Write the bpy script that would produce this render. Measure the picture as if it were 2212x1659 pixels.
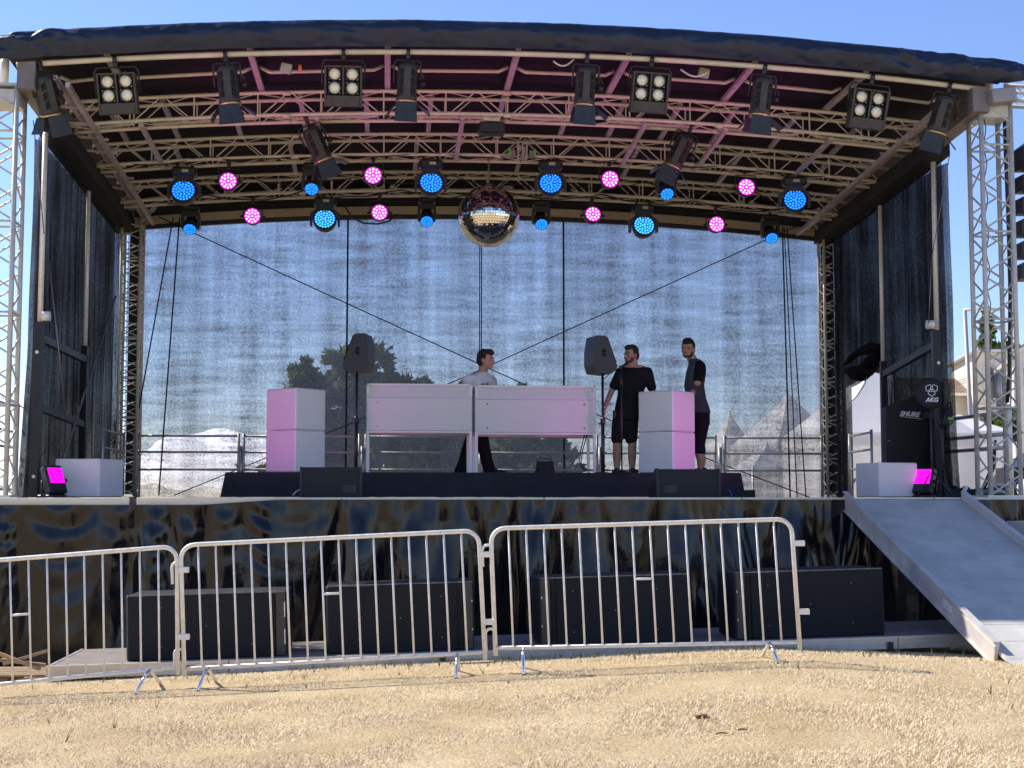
import bpy, math, random
import numpy as np
from mathutils import Vector, Matrix, noise
R = math.radians
for o in list(bpy.data.objects): bpy.data.objects.remove(o)
scene = bpy.context.scene
C = scene.collection

# ---------------------------------------------------------------- camera
FPX, PITCH, CAMZ = 3081.0, math.atan(245/3081.0), 1.45
cam_d = bpy.data.cameras.new('camera'); cam = bpy.data.objects.new('camera', cam_d); C.objects.link(cam)
cam_d.sensor_width = 36; cam_d.lens = 36*FPX/2212; cam_d.clip_end = 3000; cam_d.clip_start = 0.1
cam.location = (0, 0, CAMZ); cam.rotation_euler = (R(90)+PITCH, 0, 0)
scene.camera = cam
# ---------------------------------------------------------------- light
SUNDIR = Vector((-0.88, 0.47, 1.0)).normalized()
w = bpy.data.worlds.new("World"); scene.world = w; w.use_nodes = True
nt = w.node_tree; nt.nodes.clear()
sky = nt.nodes.new('ShaderNodeTexSky'); sky.sky_type = 'NISHITA'; sky.sun_disc = False
sky.sun_elevation = math.asin(SUNDIR.z); sky.sun_rotation = math.atan2(SUNDIR.x, SUNDIR.y)
sky.air_density = 1.0; sky.dust_density = 0.0; sky.ozone_density = 2.0
bg = nt.nodes.new('ShaderNodeBackground'); bg.inputs['Strength'].default_value = 0.15
out = nt.nodes.new('ShaderNodeOutputWorld')
hs = nt.nodes.new('ShaderNodeMix'); hs.data_type = 'RGBA'; hs.blend_type = 'MULTIPLY'; hs.inputs[0].default_value = 1; hs.inputs[7].default_value = (.67, .70, .90, 1)
nt.links.new(sky.outputs[0], hs.inputs[6]); nt.links.new(hs.outputs[2], bg.inputs[0]); nt.links.new(bg.outputs[0], out.inputs[0])
sd = bpy.data.lights.new('sun', 'SUN'); sd.energy = 4.7; sd.angle = R(0.5); sd.color = (1.0, 0.95, 0.87)
sun = bpy.data.objects.new('sun', sd); C.objects.link(sun); sun.location = (-20, 20, 30)
sun.rotation_euler = SUNDIR.to_track_quat('Z', 'Y').to_euler()
scene.view_settings.view_transform = 'Standard'; scene.view_settings.look = 'None'
scene.view_settings.gamma = 1; scene.view_settings.exposure = 0.6
scene.render.engine = 'CYCLES'
scene.cycles.max_bounces = 10; scene.cycles.transparent_max_bounces = 24

# ---------------------------------------------------------------- frames of reference
YAW = R(5.0); SO = Vector((0.055, 16.5, 0))
SX = Vector((math.cos(YAW), math.sin(YAW), 0)); SY = Vector((-math.sin(YAW), math.cos(YAW), 0))
DECK = 1.45
def S(sx, sy, z): return SO + SX*sx + SY*sy + Vector((0, 0, z))
def ray(x, y):
    u = (x-1106)/FPX; v = (829.5-y)/FPX
    dy = math.cos(PITCH)-v*math.sin(PITCH)
    return u/dy, (math.sin(PITCH)+v*math.cos(PITCH))/dy
def at(x, y, Y):
    a, b = ray(x, y); return Vector((a*Y, Y, CAMZ+b*Y))
def sc(x, y, sy):                       # photo pixel on the plane 'sy' metres behind the stage front -> stage coords
    a, b = ray(x, y)
    Y = (sy + SO.x*SY.x + SO.y*SY.y)/(a*SY.x+SY.y)
    P = Vector((a*Y, Y, 0))-SO
    return P.dot(SX), CAMZ+b*Y
def ats(x, y, sy):
    sx, z = sc(x, y, sy); return S(sx, sy, z)
def roofz(sx, sy): return 6.4-0.47*sy/6.5+0.28*(1-(sx/5.62)**2)
def gz(X, Y):
    z = 0.05+0.048*X if X < 2.2 else 0.1556-0.045*(X-2.2)
    if X > 6: z = -0.0154
    if X < -9: z = -0.382
    if Y > 12: z -= 0.055*min(Y-12, 8)
    if Y < 6: z -= 0.0
    return z

# ---------------------------------------------------------------- object helpers
WM = {}
def tag(o, label=None, cat=None, group=None, kind=None):
    if label: o['label'] = label
    if cat: o['category'] = cat
    if group: o['group'] = group
    if kind: o['kind'] = kind
    return o
def thing(name, label, cat, loc=(0, 0, 0), rotz=0.0, group=None, rot=None):
    o = bpy.data.objects.new(name, None); C.objects.link(o)
    o.empty_display_size = 0.2
    m = Matrix.Translation(Vector(loc)) @ (rot if rot is not None else Matrix.Rotation(rotz, 4, 'Z'))
    o.matrix_world = m; o.matrix_basis = m; WM[o.name] = m
    return tag(o, label, cat, group)
def dup(root, loc, rotz=0.0, label=None, rot=None):
    r = root.copy(); C.objects.link(r)
    m = Matrix.Translation(Vector(loc)) @ (rot if rot is not None else Matrix.Rotation(rotz, 4, 'Z'))
    r.matrix_basis = m; WM[r.name] = m
    if label: r['label'] = label
    for ch in [c for c in C.objects if c.parent == root]:
        c = ch.copy(); C.objects.link(c); c.parent = r
        for g in [q for q in C.objects if q.parent == ch]:
            d = g.copy(); C.objects.link(d); d.parent = c
    return r

class MB:
    def __init__(s): s.v = []; s.f = []; s.sm = []
    def add(s, vs, fs, smooth=False, M=None):
        n = len(s.v)
        for p in vs:
            p = Vector(p); s.v.append(tuple(M @ p) if M is not None else tuple(p))
        for f in fs: s.f.append(tuple(i+n for i in f)); s.sm.append(smooth)
        return s
    def box(s, c, size, M=None, bev=0.0):
        c = Vector(c); hx, hy, hz = size[0]/2, size[1]/2, size[2]/2
        if bev <= 0:
            vs = [c+Vector((x*hx, y*hy, z*hz)) for x in (-1, 1) for y in (-1, 1) for z in (-1, 1)]
            fs = [(0, 1, 3, 2), (4, 6, 7, 5), (0, 4, 5, 1), (2, 3, 7, 6), (0, 2, 6, 4), (1, 5, 7, 3)]
            return s.add(vs, fs, False, M)
        b = min(bev, hx*.9, hy*.9, hz*.9); vs = []; idx = {}
        for ax in range(3):
            for sg in (-1, 1):
                for a in (-1, 1):
                    for d in (-1, 1):
                        p = [0, 0, 0]; h = (hx, hy, hz); o1, o2 = [(1, 2), (0, 2), (0, 1)][ax]
                        p[ax] = sg*h[ax]; p[o1] = a*(h[o1]-b); p[o2] = d*(h[o2]-b)
                        sgn = [0, 0, 0]; sgn[ax] = sg; sgn[o1] = a; sgn[o2] = d
                        idx[(ax, tuple(sgn))] = len(vs); vs.append(c+Vector(p))
        fs = []
        for ax in range(3):
            o1, o2 = [(1, 2), (0, 2), (0, 1)][ax]
            for sg in (-1, 1):
                q = []
                for a, d in ((-1, -1), (1, -1), (1, 1), (-1, 1)):
                    g = [0, 0, 0]; g[ax] = sg; g[o1] = a; g[o2] = d; q.append(idx[(ax, tuple(g))])
                fs.append(tuple(q))
        for ax in range(3):                       # edges parallel to ax
            o1, o2 = [(1, 2), (0, 2), (0, 1)][ax]
            for a in (-1, 1):
                for d in (-1, 1):
                    q = []
                    for (fa, e) in ((o1, -1), (o1, 1), (o2, 1), (o2, -1)):
                        g = [0, 0, 0]; g[ax] = e; g[o1] = a; g[o2] = d; q.append(idx[(fa, tuple(g))])
                    fs.append(tuple(q))
        for a in (-1, 1):
            for d in (-1, 1):
                for e in (-1, 1): fs.append(tuple(idx[(ax, (a, d, e))] for ax in range(3)))
        return s.add(vs, fs, False, M)
    def beam(s, p0, p1, wd, ht, up=Vector((0, 0, 1)), bev=0):
        p0 = Vector(p0); p1 = Vector(p1); d = (p1-p0); L = d.length; d.normalize()
        x = d.cross(up)
        if x.length < 1e-4: x = Vector((1, 0, 0))
        x.normalize(); z = x.cross(d)
        M = Matrix((x, d, z)).transposed().to_4x4(); M.translation = (p0+p1)/2
        return s.box((0, 0, 0), (wd, L, ht), M, bev)
    def tube(s, pts, r, n=8, cap=True, closed=False):
        pts = [Vector(p) for p in pts]; k = len(pts)
        rr = r if isinstance(r, (list, tuple)) else [r]*k
        base = len(s.v); prev = None
        for i, p in enumerate(pts):
            if closed: t = (pts[(i+1) % k]-pts[i-1])
            elif i == 0: t = pts[1]-pts[0]
            elif i == k-1: t = pts[-1]-pts[-2]
            else: t = (pts[i+1]-p).normalized()+(p-pts[i-1]).normalized()
            t.normalize()
            if prev is None:
                a = Vector((0, 0, 1)) if abs(t.z) < 0.9 else Vector((1, 0, 0))
                u = t.cross(a).normalized()
            else:
                u = (prev-t*prev.dot(t)).normalized()
            prev = u; v = t.cross(u)
            for j in range(n):
                an = 2*math.pi*j/n
                s.v.append(tuple(p+(u*math.cos(an)+v*math.sin(an))*rr[i]))
        for i in range(k if closed else k-1):
            for j in range(n):
                a = base+i*n+j; b = base+i*n+(j+1) % n; i2 = (i+1) % k
                c = base+i2*n+(j+1) % n; d = base+i2*n+j
                s.f.append((a, b, c, d)); s.sm.append(True)
        if cap and not closed:
            s.f.append(tuple(base+j for j in range(n))[::-1]); s.sm.append(False)
            s.f.append(tuple(base+(k-1)*n+j for j in range(n))); s.sm.append(False)
        return s
    def lathe(s, prof, n=24, M=None, cap=False):        # prof (r,z) about local z
        base = len(s.v); k = len(prof)
        for r, z in prof:
            for j in range(n):
                an = 2*math.pi*j/n; p = Vector((r*math.cos(an), r*math.sin(an), z))
                s.v.append(tuple(M @ p) if M is not None else tuple(p))
        for i in range(k-1):
            for j in range(n):
                s.f.append((base+i*n+j, base+i*n+(j+1) % n, base+(i+1)*n+(j+1) % n, base+(i+1)*n+j)); s.sm.append(True)
        if cap:
            s.f.append(tuple(base+j for j in range(n))[::-1]); s.sm.append(False)
            s.f.append(tuple(base+(k-1)*n+j for j in range(n))); s.sm.append(False)
        return s
    def ball(s, c, r, M=None, nu=12, nv=8):
        c = Vector(c); r = r if isinstance(r, (tuple, list)) else (r, r, r)
        vs = [c+Vector((0, 0, r[2]))]; fs = []
        for i in range(1, nv):
            th = math.pi*i/nv
            for j in range(nu):
                ph = 2*math.pi*j/nu
                vs.append(c+Vector((r[0]*math.sin(th)*math.cos(ph), r[1]*math.sin(th)*math.sin(ph), r[2]*math.cos(th))))
        vs.append(c-Vector((0, 0, r[2])))
        for j in range(nu):
            fs.append((0, 1+j, 1+(j+1) % nu)); e = len(vs)-1; o = 1+(nv-2)*nu
            fs.append((e, o+(j+1) % nu, o+j))
        for i in range(nv-2):
            for j in range(nu):
                a = 1+i*nu+j; b = 1+i*nu+(j+1) % nu
                fs.append((a, a+nu, b+nu, b))
        return s.add(vs, fs, True, M)
    def grid(s, P, smooth=True):                        # P[i][j]
        base = len(s.v); n = len(P); m = len(P[0])
        for row in P:
            for p in row: s.v.append(tuple(p))
        for i in range(n-1):
            for j in range(m-1):
                a = base+i*m+j; s.f.append((a, a+1, a+m+1, a+m)); s.sm.append(smooth)
        return s
    def prism(s, outline, y0, y1, M=None):              # outline in x,z extruded along y
        n = len(outline)
        vs = [(x, y0, z) for x, z in outline]+[(x, y1, z) for x, z in outline]
        fs = [tuple(range(n)), tuple(range(2*n-1, n-1, -1))]
        fs += [(i, i+n, (i+1) % n+n, (i+1) % n) for i in range(n)]
        return s.add(vs, fs, False, M)
    def build(s, name, mat, parent=None, world=True):
        me = bpy.data.meshes.new(name)
        vs = s.v
        if parent is not None and world:
            Mi = WM[parent.name].inverted()
            vs = [tuple(Mi @ Vector(p)) for p in vs]
        me.from_pydata(vs, [], s.f); me.update()
        me.polygons.foreach_set('use_smooth', s.sm)
        me.materials.append(mat)
        o = bpy.data.objects.new(name, me); C.objects.link(o)
        if parent is not None:
            o.parent = parent; WM[o.name] = WM[parent.name]
        else: WM[o.name] = Matrix.Identity(4)
        return o
def part(name, mat, parent, fn, world=False):
    m = MB(); fn(m); return m.build(name, mat, parent, world)

# ---------------------------------------------------------------- materials
def mat(name, col, rough=0.5, metal=0.0, var=0.0, vscale=4.0, bump=0.0, bscale=40.0, emit=None, estr=0.0, spec=0.5, coord='Object', stretch=(1, 1, 1), col2=None, rvar=0.0, coat=0.0):
    m = bpy.data.materials.new(name); m.use_nodes = True
    nt = m.node_tree; b = nt.nodes['Principled BSDF']; L = nt.links
    b.inputs['Base Color'].default_value = (*col, 1); b.inputs['Roughness'].default_value = rough
    b.inputs['Metallic'].default_value = metal; b.inputs['Specular IOR Level'].default_value = spec
    b.inputs['Coat Weight'].default_value = coat
    tc = nt.nodes.new('ShaderNodeTexCoord'); mp = nt.nodes.new('ShaderNodeMapping')
    mp.inputs['Scale'].default_value = stretch
    L.new(tc.outputs[coord], mp.inputs[0])
    if var or rvar or col2:
        n = nt.nodes.new('ShaderNodeTexNoise'); n.inputs['Scale'].default_value = vscale
        n.inputs['Detail'].default_value = 6; n.inputs['Roughness'].default_value = 0.65
        L.new(mp.outputs[0], n.inputs['Vector'])
        r = nt.nodes.new('ShaderNodeValToRGB')
        c2 = col2 if col2 else tuple(min(1, c*(1+var)) for c in col)
        c1 = col if col2 else tuple(c*(1-var) for c in col)
        r.color_ramp.elements[0].position = 0.32; r.color_ramp.elements[1].position = 0.68
        r.color_ramp.elements[0].color = (*c1, 1); r.color_ramp.elements[1].color = (*c2, 1)
        L.new(n.outputs['Fac'], r.inputs[0]); L.new(r.outputs[0], b.inputs['Base Color'])
        if rvar:
            mr = nt.nodes.new('ShaderNodeMapRange'); mr.inputs[1].default_value = .3; mr.inputs[2].default_value = .7
            mr.inputs[3].default_value = max(0.02, rough-rvar); mr.inputs[4].default_value = min(1, rough+rvar)
            L.new(n.outputs['Fac'], mr.inputs[0]); L.new(mr.outputs[0], b.inputs['Roughness'])
    if bump:
        n2 = nt.nodes.new('ShaderNodeTexNoise'); n2.inputs['Scale'].default_value = bscale; n2.inputs['Detail'].default_value = 5
        L.new(mp.outputs[0], n2.inputs['Vector'])
        bp = nt.nodes.new('ShaderNodeBump'); bp.inputs['Strength'].default_value = bump; bp.inputs['Distance'].default_value = 0.02
        L.new(n2.outputs['Fac'], bp.inputs['Height']); L.new(bp.outputs[0], b.inputs['Normal'])
    if emit:
        b.inputs['Emission Color'].default_value = (*emit, 1); b.inputs['Emission Strength'].default_value = estr
    return m
M_alu = mat('aluminium', (0.55, 0.53, 0.50), 0.42, 0.55, var=0.12, vscale=9, rvar=0.12)
M_truss = mat('truss_aluminium', (0.62, 0.56, 0.46), 0.4, 0.0, var=0.10, vscale=7, rvar=0.1)
M_galv = mat('galvanised_steel', (0.80, 0.76, 0.68), 0.40, 0.12, var=0.12, vscale=22, rvar=0.16, bump=.08, bscale=60)
M_tower = mat('tower_aluminium', (0.52, 0.51, 0.47), 0.42, 0.15, var=0.12, vscale=9, rvar=.1)
M_chrome = mat('bright_zinc', (0.8, 0.8, 0.82), 0.18, 1.0, rvar=0.06, vscale=20)
M_black = mat('black_plastic', (0.016, 0.016, 0.018), 0.42, 0, var=0.3, vscale=15, bump=.1, bscale=120)
M_blackm = mat('black_painted_metal', (0.022, 0.022, 0.025), 0.38, 0.2, var=0.3, vscale=12)
M_lantern = mat('dark_grey_casing', (0.05, 0.045, 0.04), 0.5, 0.2, var=0.25, vscale=12)
M_flap = mat('barn_door_metal', (0.028, 0.032, 0.04), 0.42, 0.3, var=0.3, vscale=9)
M_slot = mat('dark_vent', (0.003, 0.003, 0.003), 0.8)
M_rafter = mat('rafter_bar', (0.50, 0.42, 0.44), 0.5, 0.2, var=0.22, vscale=8)
M_sidebeam = mat('side_beam_steel', (0.20, 0.17, 0.16), 0.55, 0.2, var=0.25, vscale=5)
M_cloth = mat('black_stage_cloth', (0.012, 0.012, 0.016), 0.75, 0, var=0.35, vscale=6, bump=.3, bscale=25)
M_mem = mat('roof_membrane_dark', (0.022, 0.014, 0.024), 0.7, 0, var=0.25, vscale=1.2, bump=.25, bscale=3, stretch=(1, 3, 1), spec=.12)
M_carpet = mat('black_box_paint', (0.008, 0.008, 0.010), 0.5, 0, var=0.3, vscale=20, bump=.35, bscale=220)
M_deckedge = mat('deck_edge_profile', (0.86, 0.76, 0.56), 0.5, 0.0, var=0.10, vscale=3, stretch=(1, 1, 6))
M_deck = mat('deck_board', (0.10, 0.085, 0.07), 0.6, 0, var=0.2, vscale=5)
M_white = mat('white_lacquer', (0.78, 0.76, 0.73), 0.4, 0, var=0.03, vscale=3)
M_frost = mat('frosted_panel', (0.66, 0.63, 0.60), 0.35, 0, var=0.03, vscale=2)
M_cube = mat('white_moulded_plastic', (0.84, 0.80, 0.78), 0.5, 0, var=0.02, vscale=3, bump=.04, bscale=60)
M_rope = mat('black_rope', (0.015, 0.017, 0.025), 0.8)
M_steelrope = mat('steel_wire', (0.22, 0.2, 0.2), 0.4, 0.6)
M_cable = mat('black_cable', (0.012, 0.012, 0.014), 0.5)
M_wood = mat('pallet_wood', (0.34, 0.23, 0.13), 0.8, 0, var=0.35, vscale=9, bump=.4, bscale=40, stretch=(1, 6, 6))
M_gold = mat('gold_lens_rim', (0.75, 0.5, 0.22), 0.3, 0.7)
M_beige = mat('beige_box', (0.42, 0.40, 0.34), 0.5, 0, var=.12, vscale=12)
M_green = mat('green_connector', (0.12, 0.5, 0.08), 0.5)
M_red = mat('red_tape', (0.5, 0.06, 0.04), 0.5)
M_lamp = mat('lamp_reflector', (0.85, 0.80, 0.66), 0.28, 0.55, bump=.6, bscale=70)
def emat(name, col, s, base=(0.02, 0.02, 0.02)):
    return mat(name, base, 0.3, emit=col, estr=s)
M_blueled = emat('blue_led', (0.015, 0.26, 1.0), 1.7)
M_blueled2 = emat('cyan_led', (0.06, 0.50, 1.0), 1.6)
M_bluebase = emat('blue_lens_glow', (0.0, 0.03, 0.75), .9)
M_bluelens = emat('blue_lens', (0.004, 0.13, 1.0), 1.1)
M_pinkled = emat('pink_led', (1.0, 0.30, 0.95), 2.6)
M_pinkbase = emat('pink_lens_glow', (0.9, 0.0, 0.70), 1.1)
M_flood = emat('magenta_flood', (1.0, 0.0, 0.78), 1.9)
# ================================================================ ground
def ground():
    xs = [-600, -200, -80, -40, -25, -16]+[x*0.5 for x in range(-24, 25)]+[16, 25, 40, 80, 200, 600]
    ys = [-60, -20, 0, 4, 6]+[6.5+i*0.25 for i in range(0, 62)]+[24, 28, 34, 45, 80, 200, 900]
    P = [[(x, y, gz(x, y)+(0.014*noise.noise(Vector((x*1.3, y*1.3, 3)))+.008*noise.noise(Vector((x*4, y*4, 9))))*(1 if abs(x) < 14 and 5 < y < 18 else 0)) for x in xs] for y in ys]
    m = MB(); m.grid(P)
    # fix winding so that normals point up
    m.f = [f[::-1] for f in m.f]
    m.f = [f[::-1] for f in m.f]
    g = mat('dry_grass_ground', (0.43, 0.30, 0.145), 0.95, 0, spec=0.1)
    nt = g.node_tree; b = nt.nodes['Principled BSDF']; L = nt.links
    tc = nt.nodes.new('ShaderNodeTexCoord')
    def ns(scale, det, x=1, y=1):
        mp = nt.nodes.new('ShaderNodeMapping'); mp.inputs['Scale'].default_value = (x, y, 1)
        n = nt.nodes.new('ShaderNodeTexNoise'); n.inputs['Scale'].default_value = scale; n.inputs['Detail'].default_value = det
        n.inputs['Roughness'].default_value = 0.7
        L.new(tc.outputs['Object'], mp.inputs[0]); L.new(mp.outputs[0], n.inputs['Vector']); return n
    n1 = ns(1.1, 5, 1, 0.8); n2 = ns(55, 8, 1, 1)
    r1 = nt.nodes.new('ShaderNodeValToRGB'); e = r1.color_ramp.elements
    e[0].position = .3; e[0].color = (0.56, 0.42, 0.24, 1); e[1].position = .7; e[1].color = (0.84, 0.68, 0.44, 1)
    r2 = nt.nodes.new('ShaderNodeValToRGB'); e = r2.color_ramp.elements
    e[0].position = .34; e[0].color = (0.55, 0.50, 0.44, 1); e[1].position = .66; e[1].color = (1.25, 1.22, 1.15, 1)
    mx = nt.nodes.new('ShaderNodeMix'); mx.data_type = 'RGBA'; mx.blend_type = 'MULTIPLY'; mx.inputs[0].default_value = 1
    L.new(n1.outputs['Fac'], r1.inputs[0]); L.new(n2.outputs['Fac'], r2.inputs[0])
    L.new(r1.outputs[0], mx.inputs[6]); L.new(r2.outputs[0], mx.inputs[7]); L.new(mx.outputs[2], b.inputs['Base Color'])
    bp = nt.nodes.new('ShaderNodeBump'); bp.inputs['Strength'].default_value = .9; bp.inputs['Distance'].default_value = .03
    L.new(n2.outputs['Fac'], bp.inputs['Height']); L.new(bp.outputs[0], b.inputs['Normal'])
    o = m.build('ground', g); tag(o, kind='structure')
    # mown dead grass: many small blades
    rng = np.random.default_rng(4)
    N = 330000
    Y = 6.6+(rng.random(N)**1.25)*6.6; X = (rng.random(N)-.5)*2*(0.46*Y+.9)
    cl = np.array([noise.noise(Vector((a*1.6, c*1.6, 0))) for a, c in zip(X, Y)])
    keep = rng.random(N) < np.clip(.62+cl*1.1, .12, 1); X = X[keep]; Y = Y[keep]; cl = cl[keep]; N = len(X)
    Z = np.array([gz(a, c) for a, c in zip(X, Y)])
    h = .007+.013*rng.random(N)*(1+cl); ln = .010+.026*rng.random(N); an = rng.random(N)*2*np.pi; wd = .0014+.0026*rng.random(N)
    V = np.zeros((N, 3, 3)); dx, dy = np.cos(an), np.sin(an)
    V[:, 0] = np.stack([X-dy*wd, Y+dx*wd, Z-.004], 1); V[:, 1] = np.stack([X+dy*wd, Y-dx*wd, Z-.004], 1)
    V[:, 2] = np.stack([X+dx*ln, Y+dy*ln, Z+h], 1)
    me = bpy.data.meshes.new('dry_grass'); me.vertices.add(N*3); me.loops.add(N*3); me.polygons.add(N)
    me.vertices.foreach_set('co', V.reshape(-1)); me.loops.foreach_set('vertex_index', np.arange(N*3, dtype=np.int32))
    me.polygons.foreach_set('loop_start', np.arange(0, N*3, 3, dtype=np.int32))
    me.update(); me.validate()
    gm = mat('straw_blades', (0.58, 0.44, 0.25), 0.8, 0, vscale=26, col2=(0.94, 0.81, 0.57), spec=.25)
    me.materials.append(gm)
    o = bpy.data.objects.new('dry_grass', me); C.objects.link(o)
    tag(o, 'short dried straw coloured grass blades covering the foreground ground', 'grass', kind='stuff')
    # small green tufts near the platform
    m = MB(); random.seed(8)
    for i in range(260):
        if i < 235: x, y = random.uniform(-4.2, 4.4), random.gauss(12.75, .25)
        else: x, y = random.uniform(-4, 4), random.uniform(9, 12.4)
        z = gz(x, y); a = random.uniform(0, 6.28); l = random.uniform(.03, .11)
        for k in range(3):
            b = a+random.uniform(-1, 1); q = random.uniform(.4, 1)*l
            m.add([(x-.004, y, z-.01), (x+.004, y, z-.01), (x+math.cos(b)*q*.6, y+math.sin(b)*q*.6, z+q)], [(0, 1, 2)])
    o = m.build('green_weeds', mat('weed_green', (0.12, 0.15, 0.04), .8, 0, vscale=5, col2=(.3, .24, .1)))
    tag(o, 'sparse green weed sprigs growing along the low platform', 'weeds', kind='stuff')
    # clods and twigs
    for i, (px, py, sx_, cat_, lab) in enumerate([
        (1512, 1556, .05, 'clod', 'reddish brown clod of dead leaves on the right half of the dry grass'),
        (1560, 1590, .07, 'twig', 'short dark twig lying below the reddish brown clod'),
        (1563, 1596, .0, '', ''), (1605, 1582, .06, 'twig', 'thin twig lying right of the clod of dead leaves')]):
        if sx_ == 0: continue
        a, b_ = ray(px, py); Y = 9.2
        for _ in range(8): Y = (gz(a*Y, Y)-CAMZ)/b_
        X = a*Y; z = gz(X, Y)+.012
        m = MB()
        if cat_ == 'clod':
            random.seed(3)
            for k in range(26):
                m.ball((X+random.gauss(0, .022), Y+random.gauss(0, .014), z+random.uniform(0, .02)), (random.uniform(.006, .016), random.uniform(.006, .014), .006), nu=6, nv=4)
            mm = mat('dead_leaf', (0.22, 0.11, 0.05), .9, var=.4, vscale=60)
        else:
            m.tube([(X-sx_/2, Y, z), (X-.01, Y+.006, z+.006), (X+sx_/2, Y+.012, z+.002)], [.004, .005, .003], 6)
            mm = mat('twig_bark', (0.14, 0.09, 0.05), .9, var=.3, vscale=50)
        tag(m.build(cat_, mm), lab, cat_)
ground()

# ================================================================ the stage
stage = thing('festival_stage', 'open air stage with an arched black roof on aluminium trusses and rear truss columns', 'stage', S(0, 3, 0), YAW)
def sgrid(fn, us, vs): return [[fn(u, v) for v in vs] for u in us]
def lin(a, b, n): return [a+(b-a)*i/(n-1) for i in range(n)]
# deck
m = MB()
def sbox(m, x0, x1, y0, y1, z0, z1, bev=0):
    M = Matrix.Translation(S((x0+x1)/2, (y0+y1)/2, (z0+z1)/2)) @ Matrix.Rotation(YAW, 4, 'Z')
    m.box((0, 0, 0), (x1-x0, y1-y0, z1-z0), M, bev)
sbox(m, -6.6, 6.14, -.12, 6.9, 1.32, 1.44); m.build('deck', M_deck, stage)
m = MB()
xs = [-6.6, -4.35, -4.28, -2.0, .3, 2.6, 4.9, 6.14]
for i in range(len(xs)-1):
    if i == 1: continue
    sbox(m, xs[i]+.006, xs[i+1]-.006, -.16, -.12, 1.365, 1.45, .006)
m.build('deck_edge', M_deckedge, stage)
m = MB()
for x in (-6, -4, -2, 0, 2, 4, 6):
    for y in (.4, 3.2, 6.3):
        m.tube([S(x, y, -.6), S(x, y, 1.32)], .03, 8)
m.build('deck_legs', M_alu, stage)
# roof membrane
def mem(sx, sy):
    sag = -.05*abs(math.sin(math.pi*sy/1.75))*abs(math.sin(math.pi*(sx)/1.45+.2))
    return S(sx, sy, roofz(sx, sy)+.24-sag*0.6+.012*noise.noise(Vector((sx*2, sy*2, 0)))+(.07 if sy < .1 else 0))
m = MB(); P = sgrid(mem, lin(-5.95, 6.0, 90), lin(-.05, 6.7, 50)); m.grid(P)
P2 = [[p+Vector((0, 0, .03)) for p in r] for r in P]; m.grid(P2)
m.build('roof_membrane', M_mem, stage)
# fascia
def fasc(u, v):
    x0, x1 = -6.35, 6.38
    sx = x0+(x1-x0)*u
    zt = roofz(sx, 0)+.37; zb = roofz(sx, 0)+.03
    if u > .955:
        k = (u-.955)/.045; zb = zb+.02+(zt-.12-zb)*k*k; zt = zt-.1*k*k
    if u < .03:
        k = 1-u/.03; zt = zt+.0*k; zb = zb+.06*k
    if u < .06: zt -= .05*math.exp(-((u-.032)/.012)**2)
    z = zb+(zt-zb)*v
    wr = .012*noise.noise(Vector((sx*.7+z*1.1, z*2, 1.3)))+.008*noise.noise(Vector((sx*5+z*3.5, z*6, 4.1)))
    edge = 3 if (u > .86 or u < .09) else 1
    bow = .09*math.sin(math.pi*min(1, v*.95))
    wr -= .030*abs(noise.noise(Vector((sx*2.6+z*5, z*4.5-sx*.6, 9.3))))+.012*abs(noise.noise(Vector((sx*8-z*7, z*9, 2.3))))
    return S(sx, -.10-bow+wr*edge-(.0 if v < .9 else -(v-.9)*1.2), z+.006*noise.noise(Vector((sx*1.2, v*2, 7)))*(1 if v < .5 else .4))
m = MB(); m.grid(sgrid(fasc, lin(0, 1, 420), lin(0, 1, 22)))
M_fascia = mat('fascia_fabric', (0.010, 0.018, 0.042), 0.36, 0, var=0.25, vscale=2, bump=.9, bscale=3.2, spec=.42)
m.build('fascia', M_fascia, stage)
# front tube and purlins
def arcpts(x0, x1, sy, dz, n=40): return [S(x, sy, roofz(x, sy)+dz) for x in lin(x0, x1, n)]
m = MB(); m.tube(arcpts(-5.75, 5.75, 0, 0), .033, 10); m.build('front_tube', M_truss, stage)
m = MB(); m.tube(arcpts(-6.0, 6.0, -.04, .12), .024, 8); m.build('front_tube', M_truss, stage)
RX = [-4.75, -3.12, -1.52, 0.02, 1.35, 2.88, 4.25]
for sy, dz in ((.85, .1), (2.6, .12), (4.35, .06), (5.85, .06)):
    ed = [-5.5]+RX+[5.5]
    for i in range(len(ed)-1):
        a, b = ed[i]+.05, ed[i+1]-.05
        m = MB(); p0 = S(a+.12, sy, roofz(a, sy)+dz); p1 = S(b-.12, sy, roofz(b, sy)+dz)
        m.tube([S(a, sy, roofz(a, sy)+dz+.06), p0, p1, S(b, sy, roofz(b, sy)+dz+.06)], .024, 8)
        m.build('purlin', M_truss, stage)
# rafters (upper) and lower braces
def raft(x, y0, y1, dz0, dz1, w_=.07, h_=.05):
    m = MB(); m.beam(S(x, y0, roofz(x, y0)+dz0), S(x, y1, roofz(x, y1)+dz1), w_, h_); m.build('rafter', M_rafter, stage)
for x in RX: raft(x, .03, 1.7, .05, .17)
for x in (-5.1, -4.4, -3.55, -2.65, -1.8, -.95, 0.0, .92, 1.6, 2.35, 3.1, 3.95, 4.85): raft(x, 1.85, 3.35, .15, .15, .06)
for x in (-4.5, -2.9, -1.1, .45, 2.1, 3.6, 4.9): raft(x, 3.55, 5.15, .12, .12, .06)
for x in (-4.62, -2.42, -.55, 1.98-.15, 2.9, 4.32): raft(x, 1.62, 3.5, -.23, -.20, .055)
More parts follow.
